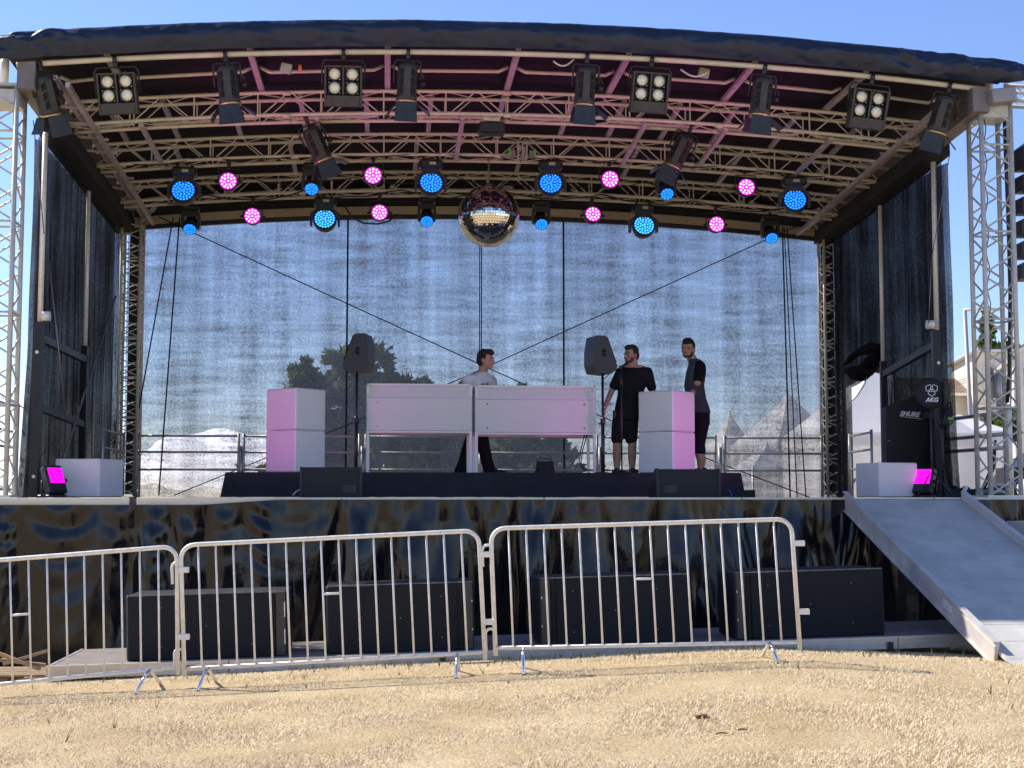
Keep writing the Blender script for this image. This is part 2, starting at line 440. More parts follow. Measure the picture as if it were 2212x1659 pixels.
# box trusses along the width
def box_truss(sy, x0=-5.55, x1=5.6):
    r = .0245
    ch = MB(); h = .145
    for dy in (-h, h):
        for dz in (.1, -.19): ch.tube(arcpts(x0, x1, sy+dy, dz), r, 10)
    t = ch.build('roof_truss', M_truss, stage)
    lc = MB(); n = 14; st = (x1-x0)/n
    for i in range(n):
        a = x0+i*st; b = a+st/2; c = a+st
        for dy in (-h, h):
            for (p, zp, q, zq) in ((a+.04, -.19, b-.03, .1), (b+.03, .1, c-.04, -.19)):
                lc.tube([S(p, sy+dy, roofz(p, sy)+zp), S(q, sy+dy, roofz(q, sy)+zq)], .0085, 6, cap=False)
            lc.tube([S(a, sy+dy, roofz(a, sy)-.19), S(a, sy+dy, roofz(a, sy)+.1)], .0105, 6, cap=False)
        for dz in (.1, -.19):
            lc.tube([S(a+.03, sy-h, roofz(a, sy)+dz), S(b, sy+h, roofz(b, sy)+dz)], .0085, 6, cap=False)
            lc.tube([S(b, sy+h, roofz(b, sy)+dz), S(c-.03, sy-h, roofz(c, sy)+dz)], .0085, 6, cap=False)
    jp = lc
    for x in (-2.8, .02, 2.8):
        for dz in (.1, -.19):
            for dy in (-h, h): jp.tube([S(x-.05, sy+dy, roofz(x, sy)+dz), S(x+.05, sy+dy, roofz(x, sy)+dz)], r+.008, 10)
    lc.build('lacing', M_truss, t)
for sy in (1.72, 3.42, 5.2): box_truss(sy)
# rear beam with perforated bands
m = MB()
for i, (x, x2) in enumerate(zip(lin(-5.7, 5.7, 31)[:-1], lin(-5.7, 5.7, 31)[1:])):
    m.beam(S(x, 6.3, roofz(x, 6.3)-.16), S(x2, 6.3, roofz(x2, 6.3)-.16), .08, .13)
m.build('rear_beam', mat('rear_beam_beige', (.46, .38, .27), .6, .1, var=.25, vscale=18, stretch=(1, 1, 5), bump=.4, bscale=30), stage)
m = MB()
for i, (x, x2) in enumerate(zip(lin(-5.7, 5.7, 31)[:-1], lin(-5.7, 5.7, 31)[1:])):
    m.beam(S(x, 6.28, roofz(x, 6.3)-.265), S(x2, 6.28, roofz(x2, 6.3)-.265), .06, .07)
m.build('keder_rail', M_black, stage)
m = MB(); m.grid(sgrid(lambda x, v: S(x, 6.42+.01*math.sin(x*9), roofz(x, 6.3)-.12+(.42)*v), lin(-5.8, 5.8, 80), lin(0, 1, 5))); m.build('rear_valance', M_cloth, stage)
# side beams
for sgn in (-1, 1):
    m = MB(); x = 5.62*sgn
    m.beam(S(x, -.1, 6.22+.02), S(x, 6.4, 5.86), .20, .30)
    m.build('side_beam', M_sidebeam, stage)
    m = MB()
    for dx, dz in ((-.28, -.02), (-.42, -.1)):
        m.beam(S(x+sgn*dx, .1, 6.30+dz), S(x+sgn*dx, 6.3, 5.86+dz), .05, .06)
    for k in range(9):
        y = .9+k*.62; m.box((0, 0, 0), (.5, .03, .03), Matrix.Translation(S(x-.25*sgn, y, 6.2-.05*y)) @ Matrix.Rotation(YAW+R(20), 4, 'Z'))
    m.build('side_rail', M_rafter, stage)
    m = MB(); m.beam(S(x+.02*sgn, 1.3, 6.0), S(x+.02*sgn, 6.3, 5.72), .30, .22); m.build('side_curtain_track', M_cloth, stage)
m = MB(); m.box((0, 0, 0), (.30, .22, .17), Matrix.Translation(S(5.86, -.12, 6.27)) @ Matrix.Rotation(YAW, 4, 'Z') @ Matrix.Rotation(R(-7), 4, 'Y'), .01)
m.build('beam_end_cap', mat('grey_steel_end', (.3, .29, .29), .5, .3, var=.15), stage)

def column_truss(parent, cx, cy, z0, z1, a, r, lr, n, name='tower_truss', base=True, mt=M_truss):
    """square lattice mast, stage coords"""
    h = a/2; ch = MB()
    for dx in (-h, h):
        for dy in (-h, h): ch.tube([S(cx+dx, cy+dy, z0), S(cx+dx, cy+dy, z1)], r, 10)
    c = ch.build(name, mt, parent)
    lc = MB(); st = (z1-z0)/n
    cs = [(-h, -h), (h, -h), (h, h), (-h, h)]
    for i in range(n):
        za, zb, zc = z0+i*st, z0+(i+.5)*st, z0+(i+1)*st
        for k in range(4):
            p, q = cs[k], cs[(k+1) % 4]
            lc.tube([S(cx+p[0], cy+p[1], za+.02), S(cx+q[0], cy+q[1], zb-.01)], lr, 6, cap=False)
            lc.tube([S(cx+q[0], cy+q[1], zb+.01), S(cx+p[0], cy+p[1], zc-.02)], lr, 6, cap=False)
            if i % 2 == 0: lc.tube([S(cx+p[0], cy+p[1], za), S(cx+q[0], cy+q[1], za)], lr*1.15, 6, cap=False)
    lc.build('lacing', mt, c)
    return c
# rear columns
for px in (281, 1797):
    x, _ = sc(px, 800, 6.1)
    column_truss(stage, x, 6.1, 1.45, 5.78, .29, .025, .010, 14, 'rear_column', mt=M_truss)
    m = MB(); sbox(m, x-.16, x+.16, 6.0, 6.3, 1.44, 1.46); m.build('base_plate', M_alu, stage)
    m = MB()
    for a, b in ((x-.1, -1), (x+.1, 1)): m.beam(S(a, 6.1, 5.75), S(a+.25*b, 6.05, 6.0), .05, .05)
    m.build('column_bracket', M_alu, stage)
    m = MB(); m.box((0, 0, 0), (.2, .03, 4.2), Matrix.Translation(S(x+.02, 6.33, 3.6)) @ Matrix.Rotation(YAW, 4, 'Z')); m.build('column_cloth', M_cloth, stage)
# side posts: black hydraulic leg + silver tube
for (tx, ty, bx, tt, sgn) in ((97, 330, 84, 705, -1), (2016, 345, 2022, 722, 1)):
    sy = 1.2 if sgn < 0 else 1.6
    x, zt = sc(tx, ty, sy); xb, zm = sc(bx, tt, sy)
    m = MB(); m.tube([S(x, sy, zt+.25), S((x*2+xb)/3, sy, zm)], .034, 10); m.build('side_post_tube', M_galv, stage)
    m = MB(); m.beam(S(xb, sy, 1.44), S(xb, sy, zm+.05), .115, .115, up=Vector((0, 1, 0)), bev=.008)
    m.build('side_post', M_blackm, stage)
    x2 = 5.66*sgn; _, z3 = sc(176 if sgn < 0 else 1906, 752 if sgn < 0 else 785, 3.6)
    m = MB(); m.tube([S(x2, 3.6, 5.7), S(x2, 3.6, z3)], .032, 10); m.build('side_post_tube', M_galv, stage)
    m = MB(); m.beam(S(x2, 3.6, 1.44), S(x2, 3.6, z3+.03), .09, .09, up=Vector((0, 1, 0))); m.build('side_post', M_blackm, stage)
    m = MB(); m.beam(S(xb, sy, zm-.13), S(x2, 3.6, z3-.16), .07, .09); m.build('side_brace', M_blackm, stage)
    m = MB(); m.beam(S(xb, sy, 2.55), S(x2, 3.6, 2.45), .06, .09); m.build('side_brace', M_blackm, stage)
    m = MB()
    for k in range(2): m.tube([S(xb-.055*0, sy-.06, 1.7+k*1.5), S(xb, sy-.068, 1.7+k*1.5)], .022, 10)
    m.tube([S(xb-sgn*.05, sy-.05, zm+.12), S(xb-sgn*.14, sy-.05, zm+.12)], .06, 12)
    m.build('post_bolt', M_galv, stage)

# ---------------------------------------------------------------- front towers
def tower(px_, ptop, label):
    x, z1 = sc(px_, ptop, .18)
    t = thing('truss_tower', label, 'truss tower', S(x, .18, 1.45), YAW, 'front roof support towers')
    column_truss(t, x, .18, 1.46, z1, .37, .029, .012, 9, 'tower_truss', mt=M_tower)
    m = MB(); sbox(m, x-.23, x+.23, -.04, .40, z1, z1+.03); sbox(m, x-.2, x+.2, -.01, .37, z1-.2, z1-.03, .01); m.build('head_plate', M_tower, t)
    m = MB(); sbox(m, x-.24, x+.24, -.06, .42, 1.451, 1.475); m.build('base_plate', M_galv, t)
    m = MB(); m.tube([S(x, .16, z1+.03), S(x, .16, z1+.45)], .048, 12); m.build('spigot_tube', M_galv, t)
    m = MB(); pts = [S(x-.1+.02*math.sin(i*1.3), .1, z1-.2-i*.09) for i in range(int((z1-3)/.09))]; m.tube(pts, .008, 5); m.build('hoist_chain', M_steelrope, t)
    return t
tower(10, 195, 'silver lattice truss tower at the left edge beside the black side curtain')
tower(2136, 228, 'silver lattice truss tower at the right edge above the loading ramp')

# ---------------------------------------------------------------- curtains
def mesh_material(name, col, tlo, thi, fine, streaks=True, big=0.0, trans=(.10, .12, .16), dark=False):
    m = bpy.data.materials.new(name); m.use_nodes = True; nt = m.node_tree; nt.nodes.clear(); L = nt.links
    o = nt.nodes.new('ShaderNodeOutputMaterial'); tr = nt.nodes.new('ShaderNodeBsdfTransparent')
    df = nt.nodes.new('ShaderNodeBsdfDiffuse'); df.inputs[0].default_value = (*col, 1)
    tl = nt.nodes.new('ShaderNodeBsdfTranslucent'); tl.inputs[0].default_value = (*trans, 1)
    ad = nt.nodes.new('ShaderNodeAddShader'); mx = nt.nodes.new('ShaderNodeMixShader')
    tc = nt.nodes.new('ShaderNodeTexCoord')
    def ns(scale, stretch, det=3, rough=.6):
        mp = nt.nodes.new('ShaderNodeMapping'); mp.inputs['Scale'].default_value = stretch
        n = nt.nodes.new('ShaderNodeTexNoise'); n.inputs['Scale'].default_value = scale; n.inputs['Detail'].default_value = det; n.inputs['Roughness'].default_value = rough
        L.new(tc.outputs['Object'], mp.inputs[0]); L.new(mp.outputs[0], n.inputs['Vector']); return n.outputs['Fac']
    def ma(op, a, b):
        n = nt.nodes.new('ShaderNodeMath'); n.operation = op
        for i, q in enumerate((a, b)):
            if isinstance(q, (int, float)): n.inputs[i].default_value = q
            else: L.new(q, n.inputs[i])
        return n.outputs[0]
    f = ma('MULTIPLY', ma('SUBTRACT', ns(*fine), .5), 1.0)
    if dark:
        v1 = ma('MULTIPLY', ma('SUBTRACT', ns(5.5, (1, 1, .07), 4), .5), 2.3)
        h1 = ma('MULTIPLY', ma('SUBTRACT', ns(1.2, (1, 1, .8), 3), .5), 1.3)
    else:
        v1 = ma('MULTIPLY', ma('SUBTRACT', ns(3.4, (1, .0, .045), 5), .5), 1.25)
        h1 = ma('MULTIPLY', ma('SUBTRACT', ns(2.8, (.24, .0, 2.2), 6, .72), .5), 1.7)
    s = ma('ADD', ma('ADD', ma('ADD', f, v1), h1), .5)
    mr = nt.nodes.new('ShaderNodeMapRange'); mr.inputs[1].default_value = 0; mr.inputs[2].default_value = 1
    mr.inputs[3].default_value = tlo; mr.inputs[4].default_value = thi; L.new(s, mr.inputs[0])
    L.new(df.outputs[0], ad.inputs[0]); L.new(tl.outputs[0], ad.inputs[1])
    L.new(mr.outputs[0], mx.inputs[0]); L.new(ad.outputs[0], mx.inputs[1]); L.new(tr.outputs[0], mx.inputs[2])
    L.new(mx.outputs[0], o.inputs[0]); return m
M_net = mesh_material('rear_gauze', (.03, .034, .045), .05, .55, (34, (1, .5, 1), 2, .5), trans=(.035, .042, .06))
M_net_side = mesh_material('side_gauze', (.012, .012, .015), .0, .23, (22, (1, 1, 1), 2, .5), trans=(.025, .028, .034), dark=True)
M_bundle = mat('bundled_gauze', (.004, .004, .005), .95, 0, bump=.8, bscale=20, spec=.1)
rear = thing('rear_mesh_curtain', 'see-through black gauze backdrop hanging across the rear of the stage', 'curtain', S(0, 6.4, 1.45), YAW)
edges = [-5.62]+[sc(px, 760, 6.4)[0] for px in (752, 1038, 1217)]+[5.75]
for i in range(4):
    def fn(x, v):
        zt = roofz(x, 6.4)-.26; zb = .55; z = zb+(zt-zb)*v
        return S(x, 6.42+.02*math.sin(x*3.1)+.012*noise.noise(Vector((x*2, z*2, 2))), z)
    m = MB(); m.grid(sgrid(fn, lin(edges[i], edges[i+1], 30), lin(0, 1, 40))); m.build('gauze_panel', M_net, rear)
for k, px in enumerate((752, 1036.5, 1040.5, 1217)):
    x, zt = sc(px, 450, 6.36); m = MB(); wd = .016 if k in (1, 2) else .03
    m.box((0, 0, 0), (wd, .012, zt-1.46), Matrix.Translation(S(x, 6.36, (zt+1.46)/2)) @ Matrix.Rotation(YAW, 4, 'Z')); m.build('panel_seam', M_rope, rear)
# left curtain
def side_curtain(sgn, label, hole=False):
    cur = thing('side_mesh_curtain', label, 'curtain', S(5.7*sgn, 3.6, 1.45), YAW)
    x = 5.72*sgn; y0 = 1.15 if sgn < 0 else 1.5; y1 = 6.35
    def fn(y, z):
        pl = .035*math.sin(y*9+2*noise.noise(Vector((y*.8, z*.3, sgn))))+.03*noise.noise(Vector((y*3, z*.5, 5)))
        return S(x+pl+(.10*sgn*max(0, (3.2-z))/2 if (y < y0+.35) else 0), y, z)
    if not hole:
        m = MB(); m.grid(sgrid(fn, lin(y0, y1, 110), lin(.9, 5.85, 30))); m.build('gauze', M_net_side, cur)
        m2 = MB(); m2.grid(sgrid(lambda y, z: fn(y, z)+SX*(.09*sgn), lin(y0+.1, y1, 90), lin(.9, 5.85, 30))); m2.build('gauze', M_net_side, cur)
    else:
        def zb(y):      # the far half is gathered up and tied, leaving an opening
            return .9 if y < 3.7 else (3.22+.10*math.sin((y-3.7)*2.2) if y < 5.4 else .9)
        for off in (0, .09):
            m = MB(); P = []
            for y in lin(y0, y1, 130):
                b = zb(y); P.append([fn(y, b+(5.85-b)*k/29)+SX*off for k in range(30)])
            m.grid(P)
            m.f = [f for f, in zip(m.f)] ; m.build('gauze', M_net_side, cur)
        def onwall(px, py, off=.0):
            a_, b_ = ray(px, py); k = 5.69; Y = (k+SO.x*SX.x+SO.y*SX.y)/(a_*SX.x+SX.y)
            return Vector((a_*Y, Y, CAMZ+b_*Y))-SX*off
        def rough(pts, rs, nm_):
            P = []; Q = []
            for i in range(len(pts)-1):
                for k in range(8): P.append(pts[i].lerp(pts[i+1], k/8)); Q.append((rs[i]*(1-k/8)+rs[i+1]*k/8)*(1+.35*noise.noise(Vector((i*2.1+k*.4, 2, 3)))))
            m = MB(); m.tube(P, Q, 14)
            m.v = [tuple(Vector(p)+Vector((.03, .03, .05))*noise.noise(Vector((p[0]*5, p[1]*4, p[2]*5)))+Vector((0, 0, .012))*noise.noise(Vector((p[0]*16, p[1]*16, p[2]*16)))) for p in m.v]
            m.build(nm_, M_bundle, cur)
        rough([onwall(1826, 800), onwall(1845, 806), onwall(1866, 803), onwall(1886, 783), onwall(1906, 762)], [.06, .10, .13, .11, .07], 'gathered_bundle')
        rough([onwall(1824, 786), onwall(1842, 770), onwall(1862, 758), onwall(1886, 752), onwall(1906, 748)], [.03, .05, .06, .075, .05], 'gathered_fold')
        m = MB(); m.tube([onwall(1873, 812), onwall(1868, 830), onwall(1852, 855), onwall(1835, 872)], .008, 6); m.build('tie_cord', M_steelrope, cur)
    return cur
side_curtain(-1, 'dense black gauze curtain closing the left side of the stage')
side_curtain(1, 'dark black gauze curtain on the right side, gathered up over an opening', True)
# gathered skirt
M_skirt = mat('black_shiny_skirt', (0.006, 0.006, 0.008), 0.17, 0, var=0.3, vscale=3, bump=.08, bscale=18, spec=.45, rvar=.05)
random.seed(31)
GX = [-7.0]
while GX[-1] < 6.8: GX.append(GX[-1]+random.choice((.32, .45, .6, .85, 1.15 if GX[-1] < -2.5 else .7)))
GK = [(random.uniform(9, 15), random.uniform(0, 6.28), random.uniform(.6, 1.3)) for _ in GX]
def skirt_fn(u, v):
    sx = -6.7+12.9*u; z0 = 1.365+.06*min(1, max(0, (sx+3.6)/.9)); zb = gz(*S(sx, 0, 0).xy)-.25
    H = z0-zb; d = v*H; z = z0-d; f = 0
    sxw = sx+.08*noise.noise(Vector((sx*1.5, d*.7, 4)))
    for gx, (k, ph, am) in zip(GX, GK):
        dx = sxw-gx
        if abs(dx) > 1.5: continue
        w_ = math.exp(-(dx/(.20+.22*d))**2)
        th = math.atan2(dx, d+.45); q = math.sin(k*th+ph)
        f += w_*am*(.022+.062*min(d, 1.1))*(q if q > 0 else .55*q)
    i = max(k for k in range(len(GX)) if GX[k] <= sx); i = min(i, len(GX)-2)
    hw = (GX[i+1]-GX[i])/2; uu = (sx-GX[i]-hw)/hw
    t = d-.50*hw*(1-uu*uu)
    f += (.05 if sx < -2.8 else .006)*hw*math.sin(2*math.pi*t/(.30+.1*math.sin(i*2.3))+GK[i][1])*math.exp(-1.4*d)*(1-uu*uu)
    f += .10*noise.noise(Vector((sx*1.0, d*.3, 21)))*min(1, d*1.6)
    f += .032*noise.noise(Vector((sx*4.6+d*.5*math.sin(sx*1.3), d*.55, 8)))+.030*(.35-abs(noise.noise(Vector((sx*9+d*1.8*math.sin(sx*2), d*1.0, 3)))))*(.5+.5*math.sin(sx*3.1+1))
    f += .020*abs(math.sin(sx*24+2*noise.noise(Vector((sx*2, 0, 1)))))*math.exp(-d*4)
    return S(sx, -.215-.05*v+f*min(1, .25+d*3), z)
m = MB(); m.grid(sgrid(skirt_fn, lin(0, 1, 1000), lin(0, 1, 90)))
o = m.build('stage_skirt', M_skirt); tag(o, 'shiny black gathered plastic skirt hanging below the front edge of the stage', 'stage skirt')

# ---------------------------------------------------------------- riser
RS = 2.45
rl, _ = sc(487, 1020, RS); rr, _ = sc(1600, 1022, RS)
riser = thing('riser', 'low black-draped riser carrying the white tables and lit cubes', 'riser', S(0, RS+1.4, DECK), YAW)
RZ = 1.775
m = MB(); sbox(m, rl+.03, rr-.02, RS+.04, RS+2.9, RZ-.06, RZ); m.build('riser_top', M_deck, riser)
def rsk(u, v):
    x = rl+(rr-rl)*u; z = RZ+.004-(RZ-DECK-.0)*v
    fl = -.06*v*(max(0, 1-u*30)) + .06*v*max(0, 1-(1-u)*30)
    return S(x+fl, RS-.01-.02*v+.012*noise.noise(Vector((x*2.2, v, 0)))*(1+v)+.004*math.sin(x*21), z)
m = MB(); m.grid(sgrid(rsk, lin(0, 1, 260), lin(0, 1, 8)))
for x, s in ((rl, -1), (rr, 1)):
    m.grid([[S(x+s*.06*v, RS+y+(-.01 if y == 0 else 0), RZ+.004-(RZ-DECK)*v) for v in lin(0, 1, 6)] for y in lin(0, 2.9, 20)])
m.build('riser_skirt', M_cloth, riser)
x, _ = sc(1605, 1060, RS+.3); m = MB(); sbox(m, x-.1, x+.12, RS+.1, RS+.7, DECK, DECK+.10, .01); m.build('riser_step', M_carpet, riser)
# ================================================================ fixtures hung in the roof
def clampmb(m, z0=0.0):
    m.box((0, 0, z0-.03), (.05, .05, .07), bev=.008); m.lathe([(.045, -.022), (.045, .022)], 12, Matrix.Translation((0, 0, z0+.02)) @ Matrix.Rotation(R(90), 4, 'Y'), cap=True)
def rotm(pt=0, rl=0, yw=0): return Matrix.Rotation(YAW+R(yw), 4, 'Z') @ Matrix.Rotation(R(rl), 4, 'Y') @ Matrix.Rotation(R(pt), 4, 'X')

# --- theatre lanterns with barn doors; origin at clamp, body hangs along -z
def make_lantern():
    t = thing('theatre_lantern', None, 'stage spotlight', (0, 0, 0), 0, 'lanterns with barn doors')
    part('clamp', M_blackm, t, lambda m: clampmb(m))
    def yoke(m):
        m.tube([(-.155, 0, -.34), (-.155, 0, -.10), (-.13, 0, -.075), (.13, 0, -.075), (.155, 0, -.10), (.155, 0, -.34)], .012, 6)
        m.tube([(.15, 0, -.34), (.21, 0, -.34)], .03, 10)
    part('yoke', M_blackm, t, yoke)
    def body(m):
        pr = [(.06, -.11), (.105, -.125), (.122, -.17), (.122, -.50), (.128, -.51), (.128, -.545), (.10, -.55)]
        m.lathe(pr, 10, Matrix.Rotation(R(18), 4, 'Z'), cap=True)
        m.box((0, -.116, -.34), (.085, .02, .36), bev=.004)
        m.tube([(0, -.03, -.11), (.05, -.05, -.09), (.14, -.05, -.16), (.2, -.04, -.3)], .006, 5)
    b = part('lamp_housing', M_lantern, t, body)
    for sx in (-1, 1):
      for k in range(3):
        def vents(m):
                z = -.22-k*.105; x0 = sx*.055; x1 = sx*.095
                m.add([(x0, -.123, z+.045), (x1, -.099, z+.02), (x1, -.099, z-.06), (x0, -.123, z-.035)], [(0, 1, 2, 3)])
        part('vent_slot', M_slot, b, vents)
    part('lens_rim', M_gold, t, lambda m: m.lathe([(.118, -.548), (.124, -.556), (.118, -.572), (.106, -.568), (.106, -.55)], 24))
    def flap(m, w0, w1, L, ang, rot):
        M = Matrix.Rotation(R(rot), 4, 'Z') @ Matrix.Translation((0, -.125, -.575)) @ Matrix.Rotation(R(ang), 4, 'X')
        m.prism([(-w0/2, 0), (w0/2, 0), (w1/2, -L), (-w1/2, -L)], -.002, .002, M)
    part('barn_door', M_flap, t, lambda m: flap(m, .235, .27, .235, -6, 0))
    part('barn_door', M_flap, t, lambda m: flap(m, .16, .26, .20, -52, 90))
    part('barn_door', M_flap, t, lambda m: flap(m, .16, .26, .20, -32, -90))
    part('barn_door', M_flap, t, lambda m: flap(m, .235, .27, .2, -40, 180))
    return t
lant = make_lantern()
def place(proto, first, loc, rot, label):
    if first:
        m = Matrix.Translation(loc) @ rot; proto.matrix_basis = m; WM[proto.name] = m; proto['label'] = label; return proto
    return dup(proto, loc, label=label, rot=rot)
LP = [((84, 160), (10, -22, 40), 0.0, 'tilted lantern with barn doors in the far left front corner of the roof'),
      ((487, 133), (4, -6, 0), 0.0, 'lantern with barn doors on the front tube between the two left lamp blinders'),
      ((882, 119), (6, 2, 0), 0.0, 'upright lantern on the front tube right of the second lamp blinder'),
      ((1268, 130), (6, 3, 0), 0.0, 'upright lantern on the front tube left of the third lamp blinder'),
      ((1652, 168), (6, 6, 0), 0.0, 'lantern with wide barn doors on the front tube between the two right lamp blinders'),
      ((2052, 212), (8, 18, -20), 0.0, 'lantern tilted left in the far right front corner of the roof'),
      ((662, 262), (4, -24, 10), 1.72, 'tilted lantern hanging from the first roof truss, left of the mirror ball'),
      ((1492, 272), (4, 26, -10), 1.72, 'tilted lantern hanging from the first roof truss, right of the mirror ball')]
for i, ((px, py), (pt, rl, yw), sy, lab) in enumerate(LP):
    x, z = sc(px, py, sy-.02)
    if sy == 0: z = roofz(x, 0)-.035
    else: z = roofz(x, sy)-.22
    place(lant, i == 0, S(x, sy-.02, z), rotm(pt, -rl*1.0 if False else rl, yw), lab)

# --- four lamp blinders
def make_blinder():
    t = thing('lamp_blinder', None, 'stage light', (0, 0, 0), 0, 'four-lamp blinders on the front tube')
    part('clamp', M_blackm, t, lambda m: clampmb(m))
    part('yoke', M_blackm, t, lambda m: m.tube([(-.245, .02, -.36), (-.25, .02, -.12), (-.22, .02, -.065), (.22, .02, -.065), (.25, .02, -.12), (.245, .02, -.36)], .013, 6))
    def body(m):
        for a, b, c, d in ((-.22, -.195, -.60, -.13), (.195, .22, -.60, -.13), (-.012, .012, -.47, -.13)):
            m.box(((a+b)/2, 0, (c+d)/2), (b-a, .17, d-c), bev=.004)
        m.box((0, 0, -.14), (.39, .17, .02)); m.box((0, -.004, -.535), (.39, .17, .13), bev=.006); m.box((0, .05, -.30), (.39, .02, .34))
    b = part('housing', M_lantern, t, body)
    k = 0
    for x in (-.103, .103):
        for z in (-.225, -.385):
            def rim(m): m.box((x, -.012, z), (.175, .03, .155), bev=.01); m.lathe([(.082, -.006), (.079, .02), (.068, .02), (.066, -.01)], 20, Matrix.Translation((x, -.03, z)) @ Matrix.Rotation(R(90), 4, 'X'))
            c = part('lamp_holder', M_black, t, rim)
            part('lamp', M_lamp, c, lambda m: m.lathe([(.068, .002), (.05, .012), (.02, .018), (.0005, .019)], 20, Matrix.Translation((x, -.03, z)) @ Matrix.Rotation(R(90), 4, 'X')))
            for a, d in ((-.062, .062), (.062, -.062)): part('screw', M_chrome, c, lambda m: m.ball((x+a, -.03, z+d), .011, nu=8, nv=5))
    return t
bl = make_blinder()
for i, (px, py, pt, lab) in enumerate([(248, 148, 14, 'four-lamp blinder at the left end of the front tube'), (742, 122, 14, 'four-lamp blinder left of centre with white cable above it'),
        (1408, 137, 12, 'four-lamp blinder right of centre on the front tube'), (1884, 180, 12, 'four-lamp blinder nearest the right corner of the roof')]):
    x, z = sc(px, py, -.03); place(bl, i == 0, S(x, -.03, roofz(x, 0)-.04), rotm(pt, [-4, 0, 3, 6][i], 0), lab)

# --- LED face built from a ring pattern
def led_dots(m, c, R0, rd, rings, M):
    for n, rr in rings:
        for k in range(n):
            a = 2*math.pi*k/n+rr*7
            m.lathe([(rd, -.003), (rd*.8, .004), (.0004, .006)], 8, M @ Matrix.Translation((c[0]+rr*R0*math.cos(a), c[1]+rr*R0*math.sin(a), c[2])))
RX90 = Matrix.Rotation(R(90), 4, 'X')        # local +z of the lens -> -y (towards the audience)
def make_wash(ledm):
    t = thing('wash_moving_head', None, 'moving head light', (0, 0, 0), 0, 'large round moving head wash lights')
    def base(m):
        m.box((0, 0, -.095), (.34, .22, .13), bev=.03)
        for x in (-.1, .1): m.box((x, 0, -.015), (.035, .05, .06), bev=.006)
    b = part('base', M_black, t, base)
    part('display', M_beige, b, lambda m: m.box((.02, -.112, -.09), (.09, .004, .04)))
    def yoke(m):
        m.prism([(-.11, -.16), (.11, -.16), (.145, -.22), (.225, -.28), (.225, -.46), (.195, -.47), (.18, -.30), (.10, -.25), (-.10, -.25), (-.18, -.30), (-.195, -.47), (-.225, -.46), (-.225, -.28), (-.145, -.22)], -.07, .05)
    part('yoke', M_black, t, yoke)
    M = Matrix.Translation((0, -.03, -.385)) @ Matrix.Rotation(R(-16), 4, 'X') @ RX90
    h = part('head', M_black, t, lambda m: m.lathe([(.06, -.14), (.14, -.12), (.172, -.04), (.178, .04), (.176, .085), (.160, .09), (.156, .07)], 28, M))
    l = part('lens_disc', M_bluebase, h, lambda m: m.lathe([(.157, .070), (.0005, .071)], 28, M))
    part('led_cluster', ledm, h, lambda m: led_dots(m, (0, 0, .074), .156, .0155, ((20, .87), (14, .62), (8, .38), (3, .14)), M))
    return t
wash = make_wash(M_blueled)
WP = [((398, 420), 3.42, 0, 'large blue moving head at the left end of the second truss'), ((930, 403), 3.42, 4, 'large blue moving head just left of the mirror ball'),
      ((1189, 404), 3.42, -4, 'large blue moving head just right of the mirror ball'), ((1716, 438), 3.42, -8, 'large blue moving head with dark centre at the right end of the second truss'),
      ((702, 480), 5.2, 0, 'large cyan moving head on the rear truss left of the mirror ball'), ((1389, 494), 5.2, 0, 'large cyan moving head on the rear truss right of the mirror ball')]
wash2 = None
for i, ((px, py), sy, yw, lab) in enumerate(WP):
    x, z = sc(px, py, sy-.05)
    L0 = S(x, sy-.05, z+.40)
    if sy > 5:
        if wash2 is None: wash2 = make_wash(M_blueled2); place(wash2, True, L0, rotm(0, 0, yw), lab)
        else: place(wash2, False, L0, rotm(0, 0, yw), lab)
    else: place(wash, i == 0, L0, rotm(4 if i == 3 else 0, 0, yw), lab)
# --- small beam moving heads
def make_beam():
    t = thing('beam_moving_head', None, 'moving head light', (0, 0, 0), 0, 'small moving head beam lights')
    def base(m):
        m.box((0, 0, -.07), (.26, .20, .10), bev=.03); m.box((0, 0, -.005), (.035, .05, .06), bev=.006)
    part('base', M_black, t, base)
    part('yoke', M_black, t, lambda m: m.prism([(-.10, -.12), (.10, -.12), (.14, -.16), (.145, -.34), (.13, -.38), (.10, -.39), (.10, -.20), (-.10, -.20), (-.10, -.39), (-.13, -.38), (-.145, -.34), (-.14, -.16)], -.06, .05))
    M = Matrix.Translation((0, 0, -.31)) @ Matrix.Rotation(R(42), 4, 'X') @ RX90
    h = part('head', M_black, t, lambda m: m.lathe([(.05, -.13), (.088, -.10), (.098, 0), (.100, .14), (.094, .145), (.092, .135)], 24, M))
    part('chrome_ring', M_chrome, h, lambda m: m.lathe([(.1, .055), (.104, .06), (.1, .068)], 24, M))
    part('lens', M_bluelens, h, lambda m: m.lathe([(.093, .137), (.06, .145), (.0005, .148)], 24, M))
    part('led_cluster', M_blueled, h, lambda m: led_dots(m, (0, 0, .147), .092, .012, ((10, .80), (5, .4)), M))
    return t
bm = make_beam()
BP = [((410, 495), 5.2, 'small blue moving head lowest on the left, near the left rear column'), ((673, 408), 3.42, 'small deep blue moving head below the left tilted lantern'),
      ((922, 478), 5.2, 'small blue moving head directly left of the mirror ball'), ((1170, 484), 5.2, 'small blue moving head directly right of the mirror ball'),
      ((1441, 419), 3.42, 'small deep blue moving head below the right tilted lantern'), ((1667, 514), 5.2, 'small blue moving head lowest on the right, near the right rear column')]
for i, ((px, py), sy, lab) in enumerate(BP):
    x, z = sc(px, py, sy-.12); place(bm, i == 0, S(x, sy-.02, z+.40), rotm(0, 0, 0), lab)
